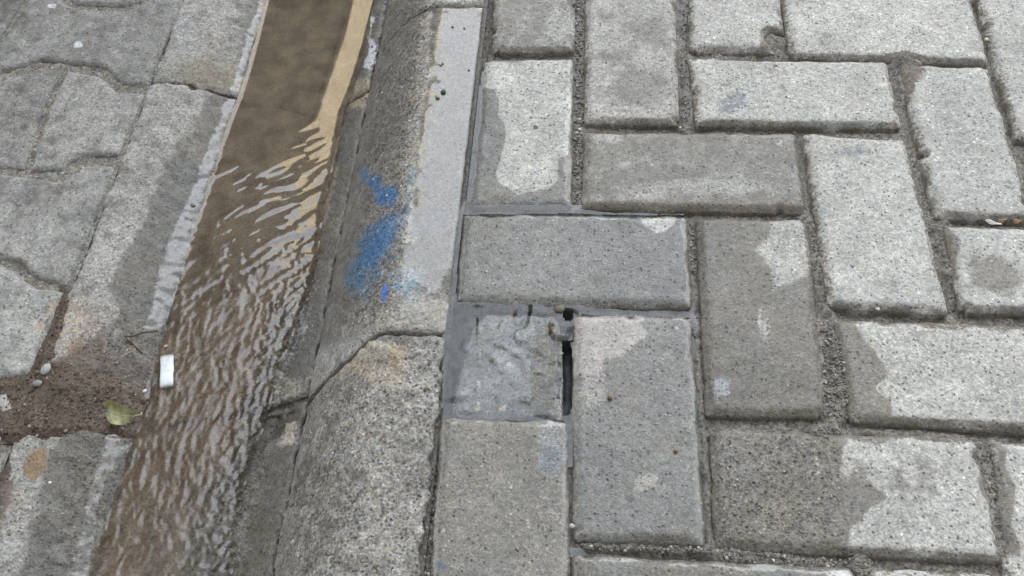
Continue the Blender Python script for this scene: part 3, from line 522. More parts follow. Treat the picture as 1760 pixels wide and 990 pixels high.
# ------------------------------------------------------------------ wavy pavers on the road side
ZR = -.060
GW = 'interlocking wavy pavers on the road side of the gutter'
Lx = [(470, -360), (320, 0), (255, 150), (200, 285), (115, 500), (60, 640), (0, 770)]
WV = {
 'W6': ([(112, -6), (132, 7), (212, 9), (243, 0), (262, -50), (330, -220), (200, -230), (130, -90)], dict(tone=0.52), 'wavy paver of which only the lower edge shows at the top, left of the gutter'),
 'W7': ([(-70, -90), (95, -90), (38, 0), (-2, 62), (-60, 130), (-160, 130)], dict(tone=0.50, damp=.3), 'dark damp wavy paver in the top left corner'),
 'W1': ([(46, 0), (105, -78), (108, 2), (130, 13), (215, 16), (250, 3), (292, -50), (314, 2), (250, 147), (207, 142), (190, 124), (172, 113), (112, 106), (65, 103), (40, 111), (-60, 140), (-50, 130), (4, 66)], dict(tone=0.50, damp=.12), 'broad dark wavy paver left of the broken gutter stone'),
 'W2': ([(-60, 152), (40, 124), (66, 114), (106, 119), (70, 190), (40, 289), (-60, 284)], dict(tone=0.50, damp=.1), 'dull grey wavy paver at the left edge, left of a short upright joint'),
 'W3': ([(114, 118), (166, 127), (182, 138), (198, 154), (248, 158), (200, 264), (140, 268), (100, 290), (50, 292), (78, 192)], dict(tone=0.59), 'wavy paver right of the short upright joint, next to the pale gutter edge'),
 'W4': ([(-60, 292), (0, 296), (60, 304), (104, 309), (144, 283), (192, 281), (195, 287), (112, 488), (64, 479), (50, 468), (34, 451), (0, 444), (-60, 440)], dict(tone=0.57), 'large plain grey wavy paver in the middle of the left edge'),
 'W5': ([(-60, 452), (0, 456), (26, 461), (42, 480), (60, 493), (106, 498), (50, 642), (0, 652), (-60, 650)], dict(tone=0.64), 'wavy paver with a sandy ochre rim above the muddy joint'),
 'W8': ([(-60, 672), (20, 672), (26, 700), (0, 760), (-60, 760)], dict(tone=0.64), 'scrap of wavy paver at the left edge below the muddy joint'),
}
for k, (q, base, lab) in WV.items():
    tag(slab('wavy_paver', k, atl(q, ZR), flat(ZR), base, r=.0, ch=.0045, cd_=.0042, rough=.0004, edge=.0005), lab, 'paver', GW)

# ------------------------------------------------------------------ sand bed under everything
def grid_sheet(name, x0, x1, y0, y1, h, zf, key, base, mat, keepf=None, extra=None):
    nx, ny = int((x1 - x0) / h) + 1, int((y1 - y0) / h) + 1
    gx, gy = np.meshgrid(np.linspace(x0, x1, nx), np.linspace(y0, y1, ny), indexing='ij'); X, Y = gx.ravel(), gy.ravel()
    V = np.stack([X, Y, zf(X, Y)], 1); idx = np.arange(nx * ny).reshape(nx, ny)
    F = np.stack([idx[:-1, :-1].ravel(), idx[1:, :-1].ravel(), idx[1:, 1:].ravel(), idx[:-1, 1:].ravel()], 1)
    if keepf is not None:
        kk = keepf(X, Y); F = F[kk[F].all(1)]; u = np.unique(F); nw = -np.ones(len(V), int); nw[u] = np.arange(len(u)); V = V[u]; F = nw[F]
    att = paint(V, key, base) if base is not None else {}
    if extra: att.update(extra(V))
    return mesh_obj(name, V, F.tolist(), mat, attrs=att)
tag(grid_sheet('mortar_bed', -.374, -.0005, -.62, .72, .003, zmort, 'mortar', dict(tone=.4, coarse=.8, wet=.7, warm=.8), MC), kind='structure')
FILLS = [(band([(1196, 560), (1206, 700), (1222, 930)], 10), .0052), (band([(1000, 936), (1210, 944)], 8), .004), (ell(1428, 630, 34, 110, -8), 0.0062), (ell(1450, 740, 60, 10, 3), .005), (ell(1330, 64, 22, 26), .0035), (ell(1562, 130, 18, 40, -20), .005), (ell(1560, 100, 40, 9), .0055), (ell(1640, 440, 18, 80, -15), .0045),
         (ell(1405, 440, 14, 100, -12), .0045), (ell(1710, 860, 20, 110, -12), .0048), (ell(1330, 745, 110, 8, 2), .0045), (ell(1600, 745, 110, 7, 4), .004), (ell(1185, 150, 12, 80, 2), .0035), (ell(1290, 950, 110, 14, 3), .004), (ell(1480, 975, 18, 30), .005), (ell(995, 290, 10, 90), .003), (ell(1725, 80, 16, 60, -20), .004), (ell(1430, 88, 70, 8, 2), .0045), (ell(1250, 92, 50, 7), .0035), (ell(1120, 942, 110, 7, 3), .003)]
HOLES = [(band([(974, 575), (977, 640), (972, 690), (970, 714)], 22), .018), (band([(768, 540), (772, 620), (768, 700)], 18), .012), ([(770, 520), (990, 522), (985, 560), (940, 560), (850, 535), (800, 560), (780, 600)], .012)]
def zg(X, Y):
    z = -.0088 + .0016 * fbm(X, Y, .012, 61) + .0014 * fbm(X, Y, .004, 62, 2)
    px = proj(np.stack([X, Y, X * 0], 1))
    for poly, a in FILLS:
        d = sdf(px[:, 0], px[:, 1], poly); z = z + a * sstep(-14, 10, d + 8 * fbm(X, Y, .01, 63))
    for poly, a in HOLES:
        d = sdf(px[:, 0], px[:, 1], poly); z = z - a * sstep(-3, 5, d)
    return z - .004 * sstep(.012, .0, X)
op(STAIN, [(700, -200), (2200, -200), (2200, 1300), (700, 1300)], 10, .5, SILT, 'ground'); op(WET, [(700, -200), (1230, -200), (1230, 1200), (700, 1200)], 30, .75, None, 'ground')
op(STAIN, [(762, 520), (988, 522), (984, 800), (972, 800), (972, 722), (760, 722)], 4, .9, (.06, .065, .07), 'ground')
op(STAIN, [(985, -50), (1006, -50), (1004, 360), (985, 360)], 3, .0, DARK, 'ground')
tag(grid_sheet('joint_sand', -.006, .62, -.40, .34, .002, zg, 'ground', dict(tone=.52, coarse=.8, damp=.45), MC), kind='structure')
def zroad(X, Y): return ZR - .0042 + .0011 * fbm(X, Y, .012, 71) + .0009 * fbm(X, Y, .004, 72, 2)
op(STAIN, [(-200, -300), (500, -300), (200, 300), (60, 640), (-200, 640)], 10, .45, (.21, .185, .14), 'road')
op(STAIN, band([(112, 497), (95, 560), (75, 620), (40, 660)], [14, 26, 30, 40]), 6, 1, (.06, .042, .029), 'road'); op(WET, band([(120, 490), (95, 560), (75, 620), (0, 660)], [16, 30, 40, 40]), 6, .5, None, 'road')
tag(grid_sheet('road_sand', -.70, -.366, -.42, .52, .002, zroad, 'road', dict(tone=.50, coarse=.7, damp=.3), MC), kind='structure')
# the coarse subsoil and street round about
gm = plain('ground', (.22, .21, .19), .9, .3, 60)
tag(mesh_obj('ground', [(-40, -40, -.16), (40, -40, -.16), (40, 40, -.16), (-40, 40, -.16)], [(0, 1, 2, 3)], gm, False), kind='structure')
def ring(name, xa, xb, z, hole):     # level street surface beyond the modelled stones
    (hx0, hx1, hy0, hy1) = hole
    V = []; F = []
    for (a, b, c, d) in [(xa, xb, hy1, 30), (xa, xb, -30, hy0), (xa, hx0, hy0, hy1), (hx1, xb, hy0, hy1)]:
        if b - a < 1e-6 or d - c < 1e-6: continue
        n = len(V); V += [(a, c, z), (b, c, z), (b, d, z), (a, d, z)]; F.append((n, n + 1, n + 2, n + 3))
    return mesh_obj(name, V, F, gm, False)
tag(ring('pavement', 0, 30, -.001, (0, .90, -.70, .72)), kind='structure')
tag(ring('road', -30, -.372, -.061, (-.70, -.372, -.42, .52)), kind='structure')

# ------------------------------------------------------------------ mud washed over the channel joint
mudp = [(-10, 652), (50, 640), (72, 600), (92, 560), (108, 520), (120, 500), (126, 520), (110, 580), (100, 622), (150, 628), (205, 640), (262, 655), (245, 712), (215, 738), (150, 738), (70, 758), (20, 765), (-10, 755)]
mw = atl(mudp, -.064)
def zm(X, Y):
    d = sdf(X, Y, mw) + .004 * fbm(X, Y, .01, 81); b = np.where(X < -.366, ZR - .0015, zc(X, Y))
    return b - .0016 + (.0046 + .004 * fbm(X, Y, .025, 82) + .0022 * fbm(X, Y, .008, 83)) * sstep(-.001, .009, d)
op(STAIN, [(-300, 300), (400, 300), (400, 900), (-300, 900)], 5, .92, (.098, .064, .039), 'mud')
mx = [p[0] for p in mw]; my = [p[1] for p in mw]
tag(grid_sheet('mud', min(mx), max(mx), min(my), max(my), .002, zm, 'mud', dict(tone=.5, coarse=1., wet=.5, warm=1.), MC, keepf=lambda X, Y: sdf(X, Y, mw) > -.003), 'brown gritty mud washed over the gutter joint', 'mud', kind='stuff')

# ------------------------------------------------------------------ stream
WL = atl([(510, -150), (455, 0), (440, 60), (425, 115), (410, 163), (395, 200), (375, 255), (352, 330), (330, 390), (312, 440), (292, 500), (274, 556), (262, 590), (248, 640), (245, 690), (222, 735), (200, 765), (180, 815), (162, 870), (150, 930), (140, 990), (110, 1150)], -.085)
WR = atl([(690, -150), (664, -30), (650, 0), (630, 80), (610, 145), (592, 190), (582, 240), (570, 300), (556, 350), (552, 390), (544, 450), (534, 500), (516, 545), (494, 600), (474, 650), (464, 700), (446, 760), (424, 820), (412, 870), (408, 930), (400, 990), (370, 1150)], -.085)
WPOLY = WL + WR[::-1]
WPOLY = [(WL[0][0], .62)] + WL[0:] + [(WL[-1][0], -.6), (WR[-1][0], -.6)] + WR[::-1] + [(WR[0][0], .62)]
def rot2(X, Y, a): c, s = math.cos(a), math.sin(a); return X * c + Y * s, -X * s + Y * c
def zw(X, Y):
    z = np.full(X.shape, -.0853)
    # long diagonal waves as the water speeds up
    wx = X + .012 * fbm(X, Y, .05, 91, 2); wy = Y + .012 * fbm(X, Y, .05, 92, 2)
    a, b = rot2(wx, wy, math.radians(40)); m1 = sstep(.20, .06, Y) * sstep(-.10, -.03, Y)
    z = z + .00062 * m1 * fbm(a, b * 4.2, .044, 93, 2)
    a, b = rot2(wx, wy, math.radians(15)); z = z + .00026 * sstep(.20, .12, Y) * sstep(-.02, .04, Y) * fbm(a, b * 3.2, .036, 95, 2)
    # chop running with the stream
    m2 = sstep(.065, -.09, Y + (X + .22) * .5); a, b = rot2(wx, wy, math.radians(97))
    z = z + .00046 * m2 * fbm(a, b * 2.5, .0125, 97, 3) + .00022 * m2 * fbm(X, Y, .006, 99, 2)
    z = z + .0007 * sstep(.06, -.02, Y) * fbm(X, Y, .005, 101, 2) * sstep(-.215 + .03 * sstep(-.15, -.05, Y), -.18, X)
    z = z + .00005 * sstep(.26, .10, Y) * fbm(X, Y, .02, 103, 2)
    d = sdf(X, Y, WPOLY); z = z + .0006 * sstep(.006, .0, d)
    return z
def wex(V):
    Y = V[:, 1]; X = V[:, 0]; c = sstep(.07, -.12, Y + (X + .22) * .5)
    return dict(chop=c * .6, murk=(.75 + .25 * sstep(-.02, .08, Y)) * (1 - (1 - sstep(.0, .05, np.interp(Y[:], [p[1] for p in WR[::-1]], [p[0] for p in WR[::-1]]) - X + .02 * fbm(X, Y, .03, 131))) * sstep(.02, -.10, Y)))
st_ = grid_sheet('stream_water', -.31, -.128, -.60, .62, .0014, zw, 'w', None, MW, keepf=lambda X, Y: sdf(X, Y, WPOLY) > -.0008 + .0012 * fbm(X, Y, .01, 105), extra=wex)
tag(st_, kind='structure')

# ------------------------------------------------------------------ puddle in the hole and in the joints
PUD = [[(766, 505), (790, 520), (1000, 524), (1188, 528), (1200, 548), (1200, 700), (1214, 800), (1226, 930), (1238, 965), (1100, 960), (980, 955), (978, 940), (1214, 942), (1205, 840), (1190, 620), (1184, 542), (1000, 540), (985, 560), (985, 800), (974, 800), (972, 722), (760, 722), (762, 600), (762, 540)],
       [(838, 88), (850, 95), (826, 200), (815, 352), (1000, 352), (1176, 361), (1176, 366), (1000, 366), (795, 368), (786, 440), (784, 520), (768, 520), (775, 440), (790, 360), (803, 340), (822, 160)]]
PW = [atl(p, -.003) for p in PUD]
slot = atl(band([(973, 585), (977, 640), (973, 700), (971, 714)], [14, 20, 18, 10]), -.003)
slot2 = [atl(ell(977, 540, 9, 12), -.003), atl(ell(765, 529, 5, 9, 30), -.003)]
def zpd(X, Y):
    z = np.full(X.shape, -.0034)
    cx, cy = at(960, 560, -.003)[:2]; rr = np.hypot(X - cx, Y - cy)
    z = z + 0.0011 * np.sin(rr * 330 + 5 * fbm(X, Y, .02, 111, 2)) * np.exp(-rr / .05) + .0006 * fbm(X, Y, .02, 112, 2)
    z = z + .0012 * np.exp(-((X - cx) ** 2 + (Y - cy) ** 2) / .008 ** 2) * fbm(*rot2(X * 1, Y * 3, .6), .012, 113, 2)
    z = z + (.0013 * np.maximum(fbm(*rot2(X, Y * 2.5, 1.1), .022, 114, 2), -.15)) * sstep(.0, .02, X) * sstep(.11, .09, X) * sstep(-.215, -.19, Y) * sstep(-.085, -.10, Y)
    z = np.maximum(z, -.0041) - .0007 * sstep(-.18, -.20, Y)
    return z - .0022 * sstep(.105, .125, X) - .0012 * sstep(-.285, -.295, Y)
def keep_p(X, Y):
    k = np.zeros(X.shape, bool)
    for p in PW: k |= sdf(X, Y, p) > -.001
    for s_ in [slot] + slot2: k &= sdf(X, Y, s_) < .0005
    return k
tag(grid_sheet('puddle_water', -.03, .26, -.34, .18, .0014, zpd, 'pw', None, MP, keepf=keep_p, extra=lambda V: dict(chop=np.full(len(V), .3), murk=np.ones(len(V)))), kind='structure')

# ------------------------------------------------------------------ grit in the joints (uncountable)
def icos(c, r, seed):
    rnd = random.Random(seed); t = (1 + 5 ** .5) / 2
    v = [(-1, t, 0), (1, t, 0), (-1, -t, 0), (1, -t, 0), (0, -1, t), (0, 1, t), (0, -1, -t), (0, 1, -t), (t, 0, -1), (t, 0, 1), (-t, 0, -1), (-t, 0, 1)]
    f = [(0, 11, 5), (0, 5, 1), (0, 1, 7), (0, 7, 10), (0, 10, 11), (1, 5, 9), (5, 11, 4), (11, 10, 2), (10, 7, 6), (7, 1, 8), (3, 9, 4), (3, 4, 2), (3, 2, 6), (3, 6, 8), (3, 8, 9), (4, 9, 5), (2, 4, 11), (6, 2, 10), (8, 6, 7), (9, 8, 1)]
    s = [rnd.uniform(.6, 1.2) for _ in range(3)]; a = rnd.uniform(0, 6.28)
    out = []
    for p in v:
        k = rnd.uniform(.75, 1.1) / 1.9 * r; x, y, z = p[0] * k * s[0], p[1] * k * s[1], p[2] * k * s[2] * .75
        out.append((c[0] + x * math.cos(a) - y * math.sin(a), c[1] + x * math.sin(a) + y * math.cos(a), c[2] + z))
    return out, f
gg = NG('grit'); ip = gg.attr('gc', True)[0]; pb = gg.n('ShaderNodeBsdfPrincipled'); gg.set(pb.inputs['Base Color'], ip); pb.inputs['Roughness'].default_value = .45; gg.t.links.new(pb.outputs[0], gg.out.inputs[0]); MG = gg.m
ZONES = [(band([(996, -20), (995, 200), (993, 352)], 15), 330, .0016), (band([(1000, 217), (1180, 217), (1370, 222)], 9), 90, .0011), (band([(1176, 0), (1180, 210)], 16), 120, .0012), (band([(1190, 380), (1196, 470)], 10), 70, .0012), (band([(1230, 740), (1440, 742)], 10), 120, .0013), (band([(1430, 560), (1440, 720)], 40), 420, .0013), ([(1225, 740), (1440, 750), (1440, 930), (1240, 930)], 340, .0010), (band([(1700, 770), (1745, 960)], 30), 180, .0012), (band([(1240, 955), (1480, 970)], 24), 200, .0013), (band([(1480, 975), (1490, 995)], 26), 60, .0018), (band([(1395, 380), (1425, 540)], 20), 90, .0009), (band([(1580, 260), (1640, 530)], 22), 110, .0010), (band([(985, 938), (1230, 948)], 12), 120, .0013), (band([(745, 720), (742, 990)], 14), 170, .0017), (band([(1555, 220), (1700, 230)], 8), 10, .001), (band([(1190, 92), (1540, 100)], 10), 110, .0010), (mudp, 520, .0014), (band([(110, 125), (45, 290)], 10), 110, .0010), (band([(0, 135), (65, 110), (170, 120), (200, 148), (255, 152)], 7), 110, .0009), ([(630, 0), (735, 0), (715, 250), (620, 560), (590, 540), (625, 250)], 420, .0011), ([(545, 600), (760, 585), (735, 990), (500, 990)], 420, .0012), ([(925, 560), (965, 570), (962, 715), (915, 710)], 160, .0017), ([(150, 600), (420, 620), (330, 990), (160, 990)], 110, .0013), ([(470, 0), (620, 0), (560, 330), (400, 330), (420, 180)], 60, .0012), ([(1225, 560), (1420, 560), (1420, 700), (1230, 700)], 60, .0006), ([(10, 480), (100, 510), (60, 640), (160, 660), (220, 600), (200, 560), (90, 640)], 160, .0010)]
def surfz(x, y):
    X, Y = np.array([x]), np.array([y])
    if x > -.004: 
        a = zg(X, Y)[0]
        return max(a, -.0035) if True else a
    if x > -.129: return (zk_low if y < j2 else zk)(X, Y)[0]
    if x > -.368: return zc(X, Y)[0]
    return zroad(X, Y)[0]
V, F, Cc = [], [], []
rr = random.Random(5)
for zi, (poly, n, r) in enumerate(ZONES):
    xs = [p[0] for p in poly]; ys = [p[1] for p in poly]; k = 0; tries = 0
    while k < n and tries < n * 30:
        tries += 1; x, y = rr.uniform(min(xs), max(xs)), rr.uniform(min(ys), max(ys))
        if sdf(np.array([x]), np.array([y]), poly)[0] < 0: continue
        left = x < 740 and y > 0; z = -.004
        if zi in (16,): z = -.063
        elif zi in (17, 18): z = ZR - .001
        elif zi in (19, 20): z = -.03
        elif zi in (22, 23): z = -.088
        elif zi == 25: z = -.061
        p = at(x, y, z)
        if zi in (19, 20):
            for _ in range(5): p = at(x, y, surfz(p[0], p[1]))
            zz = p[2]
        elif zi in (6, 24): zz = .0002
        elif zi == 25: zz = surfz(p[0], p[1]) + (.0035 if p[0] < -.368 else 0) + .0006
        elif zi == 16: zz = float(zm(np.array([p[0]]), np.array([p[1]]))[0]) + .0003
        elif zi == 21: zz = float(zP(np.array([p[0]]), np.array([p[1]]))[0]) + .0003
        elif zi in (22, 23): zz = float(zc(np.array([p[0]]), np.array([p[1]]))[0]) + .0003
        elif zi in (17, 18): zz = float(zroad(np.array([p[0]]), np.array([p[1]]))[0]) + .0003
        else: zz = float(zg(np.array([p[0]]), np.array([p[1]]))[0]) + .0004
        s_ = r * rr.choice([.45, .6, .6, .8, 1.0, 1.25]); a, f = icos((p[0], p[1], zz), s_, rr.random())
        nb = len(V); V += a; F += [tuple(i + nb for i in q) for q in f]
        t = rr.random(); base = (.45, .43, .39) if t < .12 else (.20, .18, .15) if t < .55 else (.10, .095, .085)
        if zi == 16: base = (.30, .26, .22) if t < .1 else (.10, .07, .05) if t < .6 else (.045, .033, .025)
        if zi == 21: base = (.4, .36, .28) if t < .25 else (.2, .15, .08)
        kk = rr.uniform(.7, 1.2); Cc += [tuple(c * kk for c in base) + (1,)] * 12; k += 1
tag(mesh_obj('grit', V, F, MG, False, attrs=dict(gc=np.array(Cc))), 'sandy grit and fine gravel strewn in the joints and on worn concrete', 'grit', kind='stuff')

# ------------------------------------------------------------------ leaf, paper, small litter
def seat(x, y, z0=-.085, it=6, fn=None):
    p = at(x, y, z0)
    for _ in range(it): p = at(x, y, fn(p[0], p[1]))
    return p
lm = plain('leaf_green', (.37, .38, .19), .38, .38, 170, .5); rm = plain('leaf_rib', (.50, .52, .30), .4, .1)
lp = at(211, 713, -.0705)
lf = bpy.data.objects.new('leaf', None); COL.objects.link(lf); lf.location = lp; bpy.context.view_layer.update()
tag(lf, 'small pale green leaf lying on the mud beside the stream', 'leaf')
def leaf_pt(s, t):   # s along the rib 0..1, t across -1..1
    w = .0088 * math.sin(math.pi * min(1, (s * 1.0) ** .62)) ** .75 * (1 if t < 0 else .82)
    x = (s - .5) * .0255; y = t * w - .002 * math.sin(s * 3.1)
    z = .0035 + .0085 * abs(t) ** 1.8 * (1.1 if t > 0 else -.2) + .0016 * math.cos(s * 5) + .0010 * math.sin(s * 11 + t * 3)
    return (x, y, z)
def leafmesh():
    ns, nq = 26, 13; V = [leaf_pt(i / (ns - 1), -1 + 2 * j / (nq - 1)) for i in range(ns) for j in range(nq)]
    F = [(i * nq + j, (i + 1) * nq + j, (i + 1) * nq + j + 1, i * nq + j + 1) for i in range(ns - 1) for j in range(nq - 1)]
    n = len(V); V2 = V + [(x, y, z - .0004) for x, y, z in V]; F2 = F + [tuple(a + n for a in f[::-1]) for f in F]
    return V2, F2
ang = math.radians(-8)
def place(V, p, a): c, s = math.cos(a), math.sin(a); return [(p[0] + x * c - y * s, p[1] + x * s + y * c, p[2] + z) for x, y, z in V]
a, f = leafmesh(); mesh_obj('blade', place(a, lp, ang), f, lm, parent=lf)
def tube(pts, rad, n=6):
    V = []; F = []
    for i, p in enumerate(pts):
        d = (Vector(pts[min(i + 1, len(pts) - 1)]) - Vector(pts[max(i - 1, 0)])).normalized(); u = d.orthogonal().normalized(); w = d.cross(u)
        r = rad[i] if isinstance(rad, list) else rad
        for k in range(n):
            q = Vector(p) + (u * math.cos(6.2832 * k / n) + w * math.sin(6.2832 * k / n)) * r; V.append(tuple(q))
    for i in range(len(pts) - 1):
        for k in range(n): F.append((i * n + k, i * n + (k + 1) % n, (i + 1) * n + (k + 1) % n, (i + 1) * n + k))
    F.append(tuple(range(n))[::-1]); F.append(tuple((len(pts) - 1) * n + k for k in range(n))); return V, F
pts = [tuple(np.array(leaf_pt(i / 12, 0)) + np.array((0, 0, .0003))) for i in range(13)] + [(.0148, .0008, .003), (.0166, .0026, .0018), (.0160, .0044, .0015)]
a, f = tube(pts, [.0003] * 6 + [.0005] * 10); mesh_obj('midrib', place(a, lp, ang), f, rm, parent=lf)
# paper tube (cut cigarette paper) standing out white in the stream
pp = at(286, 638, -.083); wm = plain('white_paper', (.72, .75, .77), .5, .16, 160, .5)
d0, d1 = at(287, 612, -.083), at(286, 664, -.083); ax = d1 - d0; Ln = np.linalg.norm(ax); ax /= Ln; sd = np.array([-ax[1], ax[0], 0])
V = []; F = []; nl, nr = 10, 20; w_, hgt = .0060, .0019
for i in range(nl + 1):
    for k in range(nr):
        t = 2 * math.pi * k / nr; cx = math.copysign(abs(math.cos(t)) ** .65, math.cos(t)) * w_ * (1 + .02 * math.sin(i * 1.7)); cz = math.sin(t) * hgt + .0006 * math.sin(i * .9 + 1) + hgt
        V.append(tuple(d0 + ax * Ln * i / nl + sd * cx + np.array((0, 0, cz - .0025))))
for i in range(nl):
    for k in range(nr): F.append((i * nr + k, i * nr + (k + 1) % nr, (i + 1) * nr + (k + 1) % nr, (i + 1) * nr + k))
n = len(V); ctr = []
for e_ in (0, nl):
    inner = [tuple(np.array(V[e_ * nr + k]) * .86 + np.mean([V[e_ * nr + q] for q in range(nr)], 0) * .14 + (0, 0, 0)) for k in range(nr)]
    b0 = len(V); V += inner; F += [(e_ * nr + k, e_ * nr + (k + 1) % nr, b0 + (k + 1) % nr, b0 + k) for k in range(nr)]; F.append(tuple(range(b0, b0 + nr)))
tag(mesh_obj('paper_tube', V, F, wm, True), 'short flattened tube of white paper lying in the shallow stream', 'paper scrap')
# twigs
bm_ = plain('twig_brown', (.16, .12, .085), .6, .3); 
def zs(x, y): return surfz(x, y)
def twig(L, r, lab, m=bm_):
    P = []
    for x, y in L: q = seat(x, y, -.08, 6, zs); P.append((q[0], q[1], q[2] + r + .0006))
    a, f = tube(P, r, 6); tag(mesh_obj('twig', a, f, m), lab, 'twig', 'thin twigs caught beside the stream')
twig([(214, 579), (228, 578), (245, 572), (272, 569)], .0006, 'thin straight twig lying level at the left bank of the stream')
twig([(219, 583), (228, 590), (236, 598), (246, 608)], .0007, 'thin slanting twig below the level one beside the stream')
def blob(x, y, r, c, lab, cat='pebble', z=0.0, flatn=.6, fn=None, name='pebble', grp=None):
    p = seat(x, y, z, 6, fn) if fn else at(x, y, z)
    rnd = random.Random(x * 7 + y); ns, nq = 9, 12; V = []; F = []; el = rnd.uniform(.65, .95); an = rnd.uniform(0, 3)
    for i in range(ns + 1):
        for k in range(nq):
            th = math.pi * i / ns; ph = 2 * math.pi * k / nq
            q = Vector((math.sin(th) * math.cos(ph), math.sin(th) * math.sin(ph) * el, math.cos(th) * flatn))
            s_ = r * (1 + .35 * vn(np.array([q.x * 3 + x]), np.array([q.y * 3 + q.z * 5 + y]), 1.3)[0]); q = q * s_
            V.append((p[0] + q.x * math.cos(an) - q.y * math.sin(an), p[1] + q.x * math.sin(an) + q.y * math.cos(an), p[2] + q.z + r * flatn * .6))
    for i in range(ns):
        for k in range(nq): F.append((i * nq + k, (i + 1) * nq + k, (i + 1) * nq + (k + 1) % nq, i * nq + (k + 1) % nq))
    tag(mesh_obj(name, V, F, plain(name + '_mat', c, .5, .3, 900, .4)), lab, cat, grp)
def flake(x, y, L, w, c, lab, ang=0, z=0.0005, cat='litter', name='flake', grp=None):
    p = at(x, y, z); rnd = random.Random(x + y); n = 14; top = []
    for k in range(n):
        t = 2 * math.pi * k / n; r_ = rnd.uniform(.7, 1.15); top.append((math.cos(t) * L * r_, math.sin(t) * w * r_, .0006 + .0012 * math.cos(t * 2 + 1)))
    a0 = math.radians(ang); V = place(top + [(0, 0, .0012)] + [(x_, y_, z_ - .0007) for x_, y_, z_ in top] + [(0, 0, .0004)], p, a0)
    F = [(k, (k + 1) % n, n) for k in range(n)] + [(n + 1 + (k + 1) % n, n + 1 + k, 2 * n + 1) for k in range(n)] + [(k, n + 1 + k, n + 1 + (k + 1) % n, (k + 1) % n) for k in range(n)]
    tag(mesh_obj(name, V, F, plain(name + '_mat', c, .6, .15, 500), False), lab, cat, grp)
LT = 'small litter caught in the right-hand joint'
flake(1708, 383, .0065, .0022, (.78, .77, .73), 'ragged white flake in the joint at the right edge', -15, -.001, grp=LT)
flake(1722, 379, .0035, .002, (.30, .19, .12), 'reddish brown flake just right of the white one', 20, -.001, grp=LT)
flake(1749, 380, .0045, .002, (.36, .21, .11), 'orange brown flake at the far right of the joint', 0, -.001, grp=LT)
blob(1695, 69, .0022, (.62, .58, .36), 'yellowish pebble in the dark joint near the top right corner', z=-.003)
blob(1508, 532, .0018, (.55, .53, .5), 'tiny white pebble on the lower edge of the evenly dry paver', z=-.0015)
blob(1048, 685, .0022, (.12, .07, .045), 'dark brown seed on the wet paver with the lime crust', 'seed', name='seed', z=0)
blob(1161, 776, .0016, (.16, .07, .045), 'tiny reddish seed near the right edge of the lime-crusted paver', 'seed', name='seed', z=0)
blob(983, 905, .0022, (.42, .4, .37), 'pale round pebble in the joint between the two big wet pavers', z=-.002)
blob(889, 944, .0022, (.22, .2, .18), 'grey pebble on the big reddish wet paver', z=-.001)
blob(762, 159, .0028, (.05, .045, .04), 'black seed husk in the shining film on the kerb', 'seed', fn=zs, name='seed', z=0)
blob(752, 168, .0028, (.30, .24, .13), 'tan crumb beside the black husk on the kerb film', fn=zs, z=0)
for i, (x, y, r, lab) in enumerate([(757, 112, .0017, 'tan crumb on the kerb film near the upper chipped paver'), (761, 110, .0012, 'tiny dark crumb next to the tan one on the kerb film'), (778, 47, .0014, 'dark speck of grit on the far part of the kerb film'), (798, 49, .0013, 'dark speck nearest the far paver edge on the kerb film'), (806, 121, .0012, 'lone dark speck in the middle of the kerb film')]):
    blob(x, y, r, (.10, .08, .06) if i else (.34, .26, .16), lab, 'crumb', fn=zs, name='crumb', z=0)
blob(962, 533, .0048, (.13, .115, .08), 'wet brown shell-like lump in the corner of the puddle', 'husk', z=-.006, name='husk')
blob(249, 673, .0020, (.7, .7, .68), 'white pebble just below the white paper tube', fn=lambda x, y: -.085, z=-.085)
blob(285, 596, .0022, (.42, .34, .2), 'tan pebble just above the white paper tube', fn=lambda x, y: -.085, z=-.085)
blob(178, 853, .0035, (.5, .5, .47), 'flat pale pebble in the brown shallows', fn=lambda x, y: -.087, z=-.087)
blob(188, 852, .0022, (.05, .05, .05), 'black pebble touching the pale one in the shallows', fn=lambda x, y: -.087, z=-.087)
blob(86, 830, .0016, (.75, .74, .7), 'white pebble on the near gutter stone', fn=zs, z=-.07)
blob(80, 636, .0058, (.33, .33, .31), 'grey stone chip lying on the mud', fn=lambda x, y: -.0595, z=-.06, flatn=.45)
blob(65, 660, .0042, (.24, .23, .22), 'smaller dark stone chip in the mud below the grey one', fn=lambda x, y: -.0595, z=-.06, flatn=.45)
blob(332, 353, .0028, (.20, .17, .13), 'brown crumb on the wet bank above the rippling stream', 'crumb', fn=zs, name='crumb', z=-.08, flatn=.4)

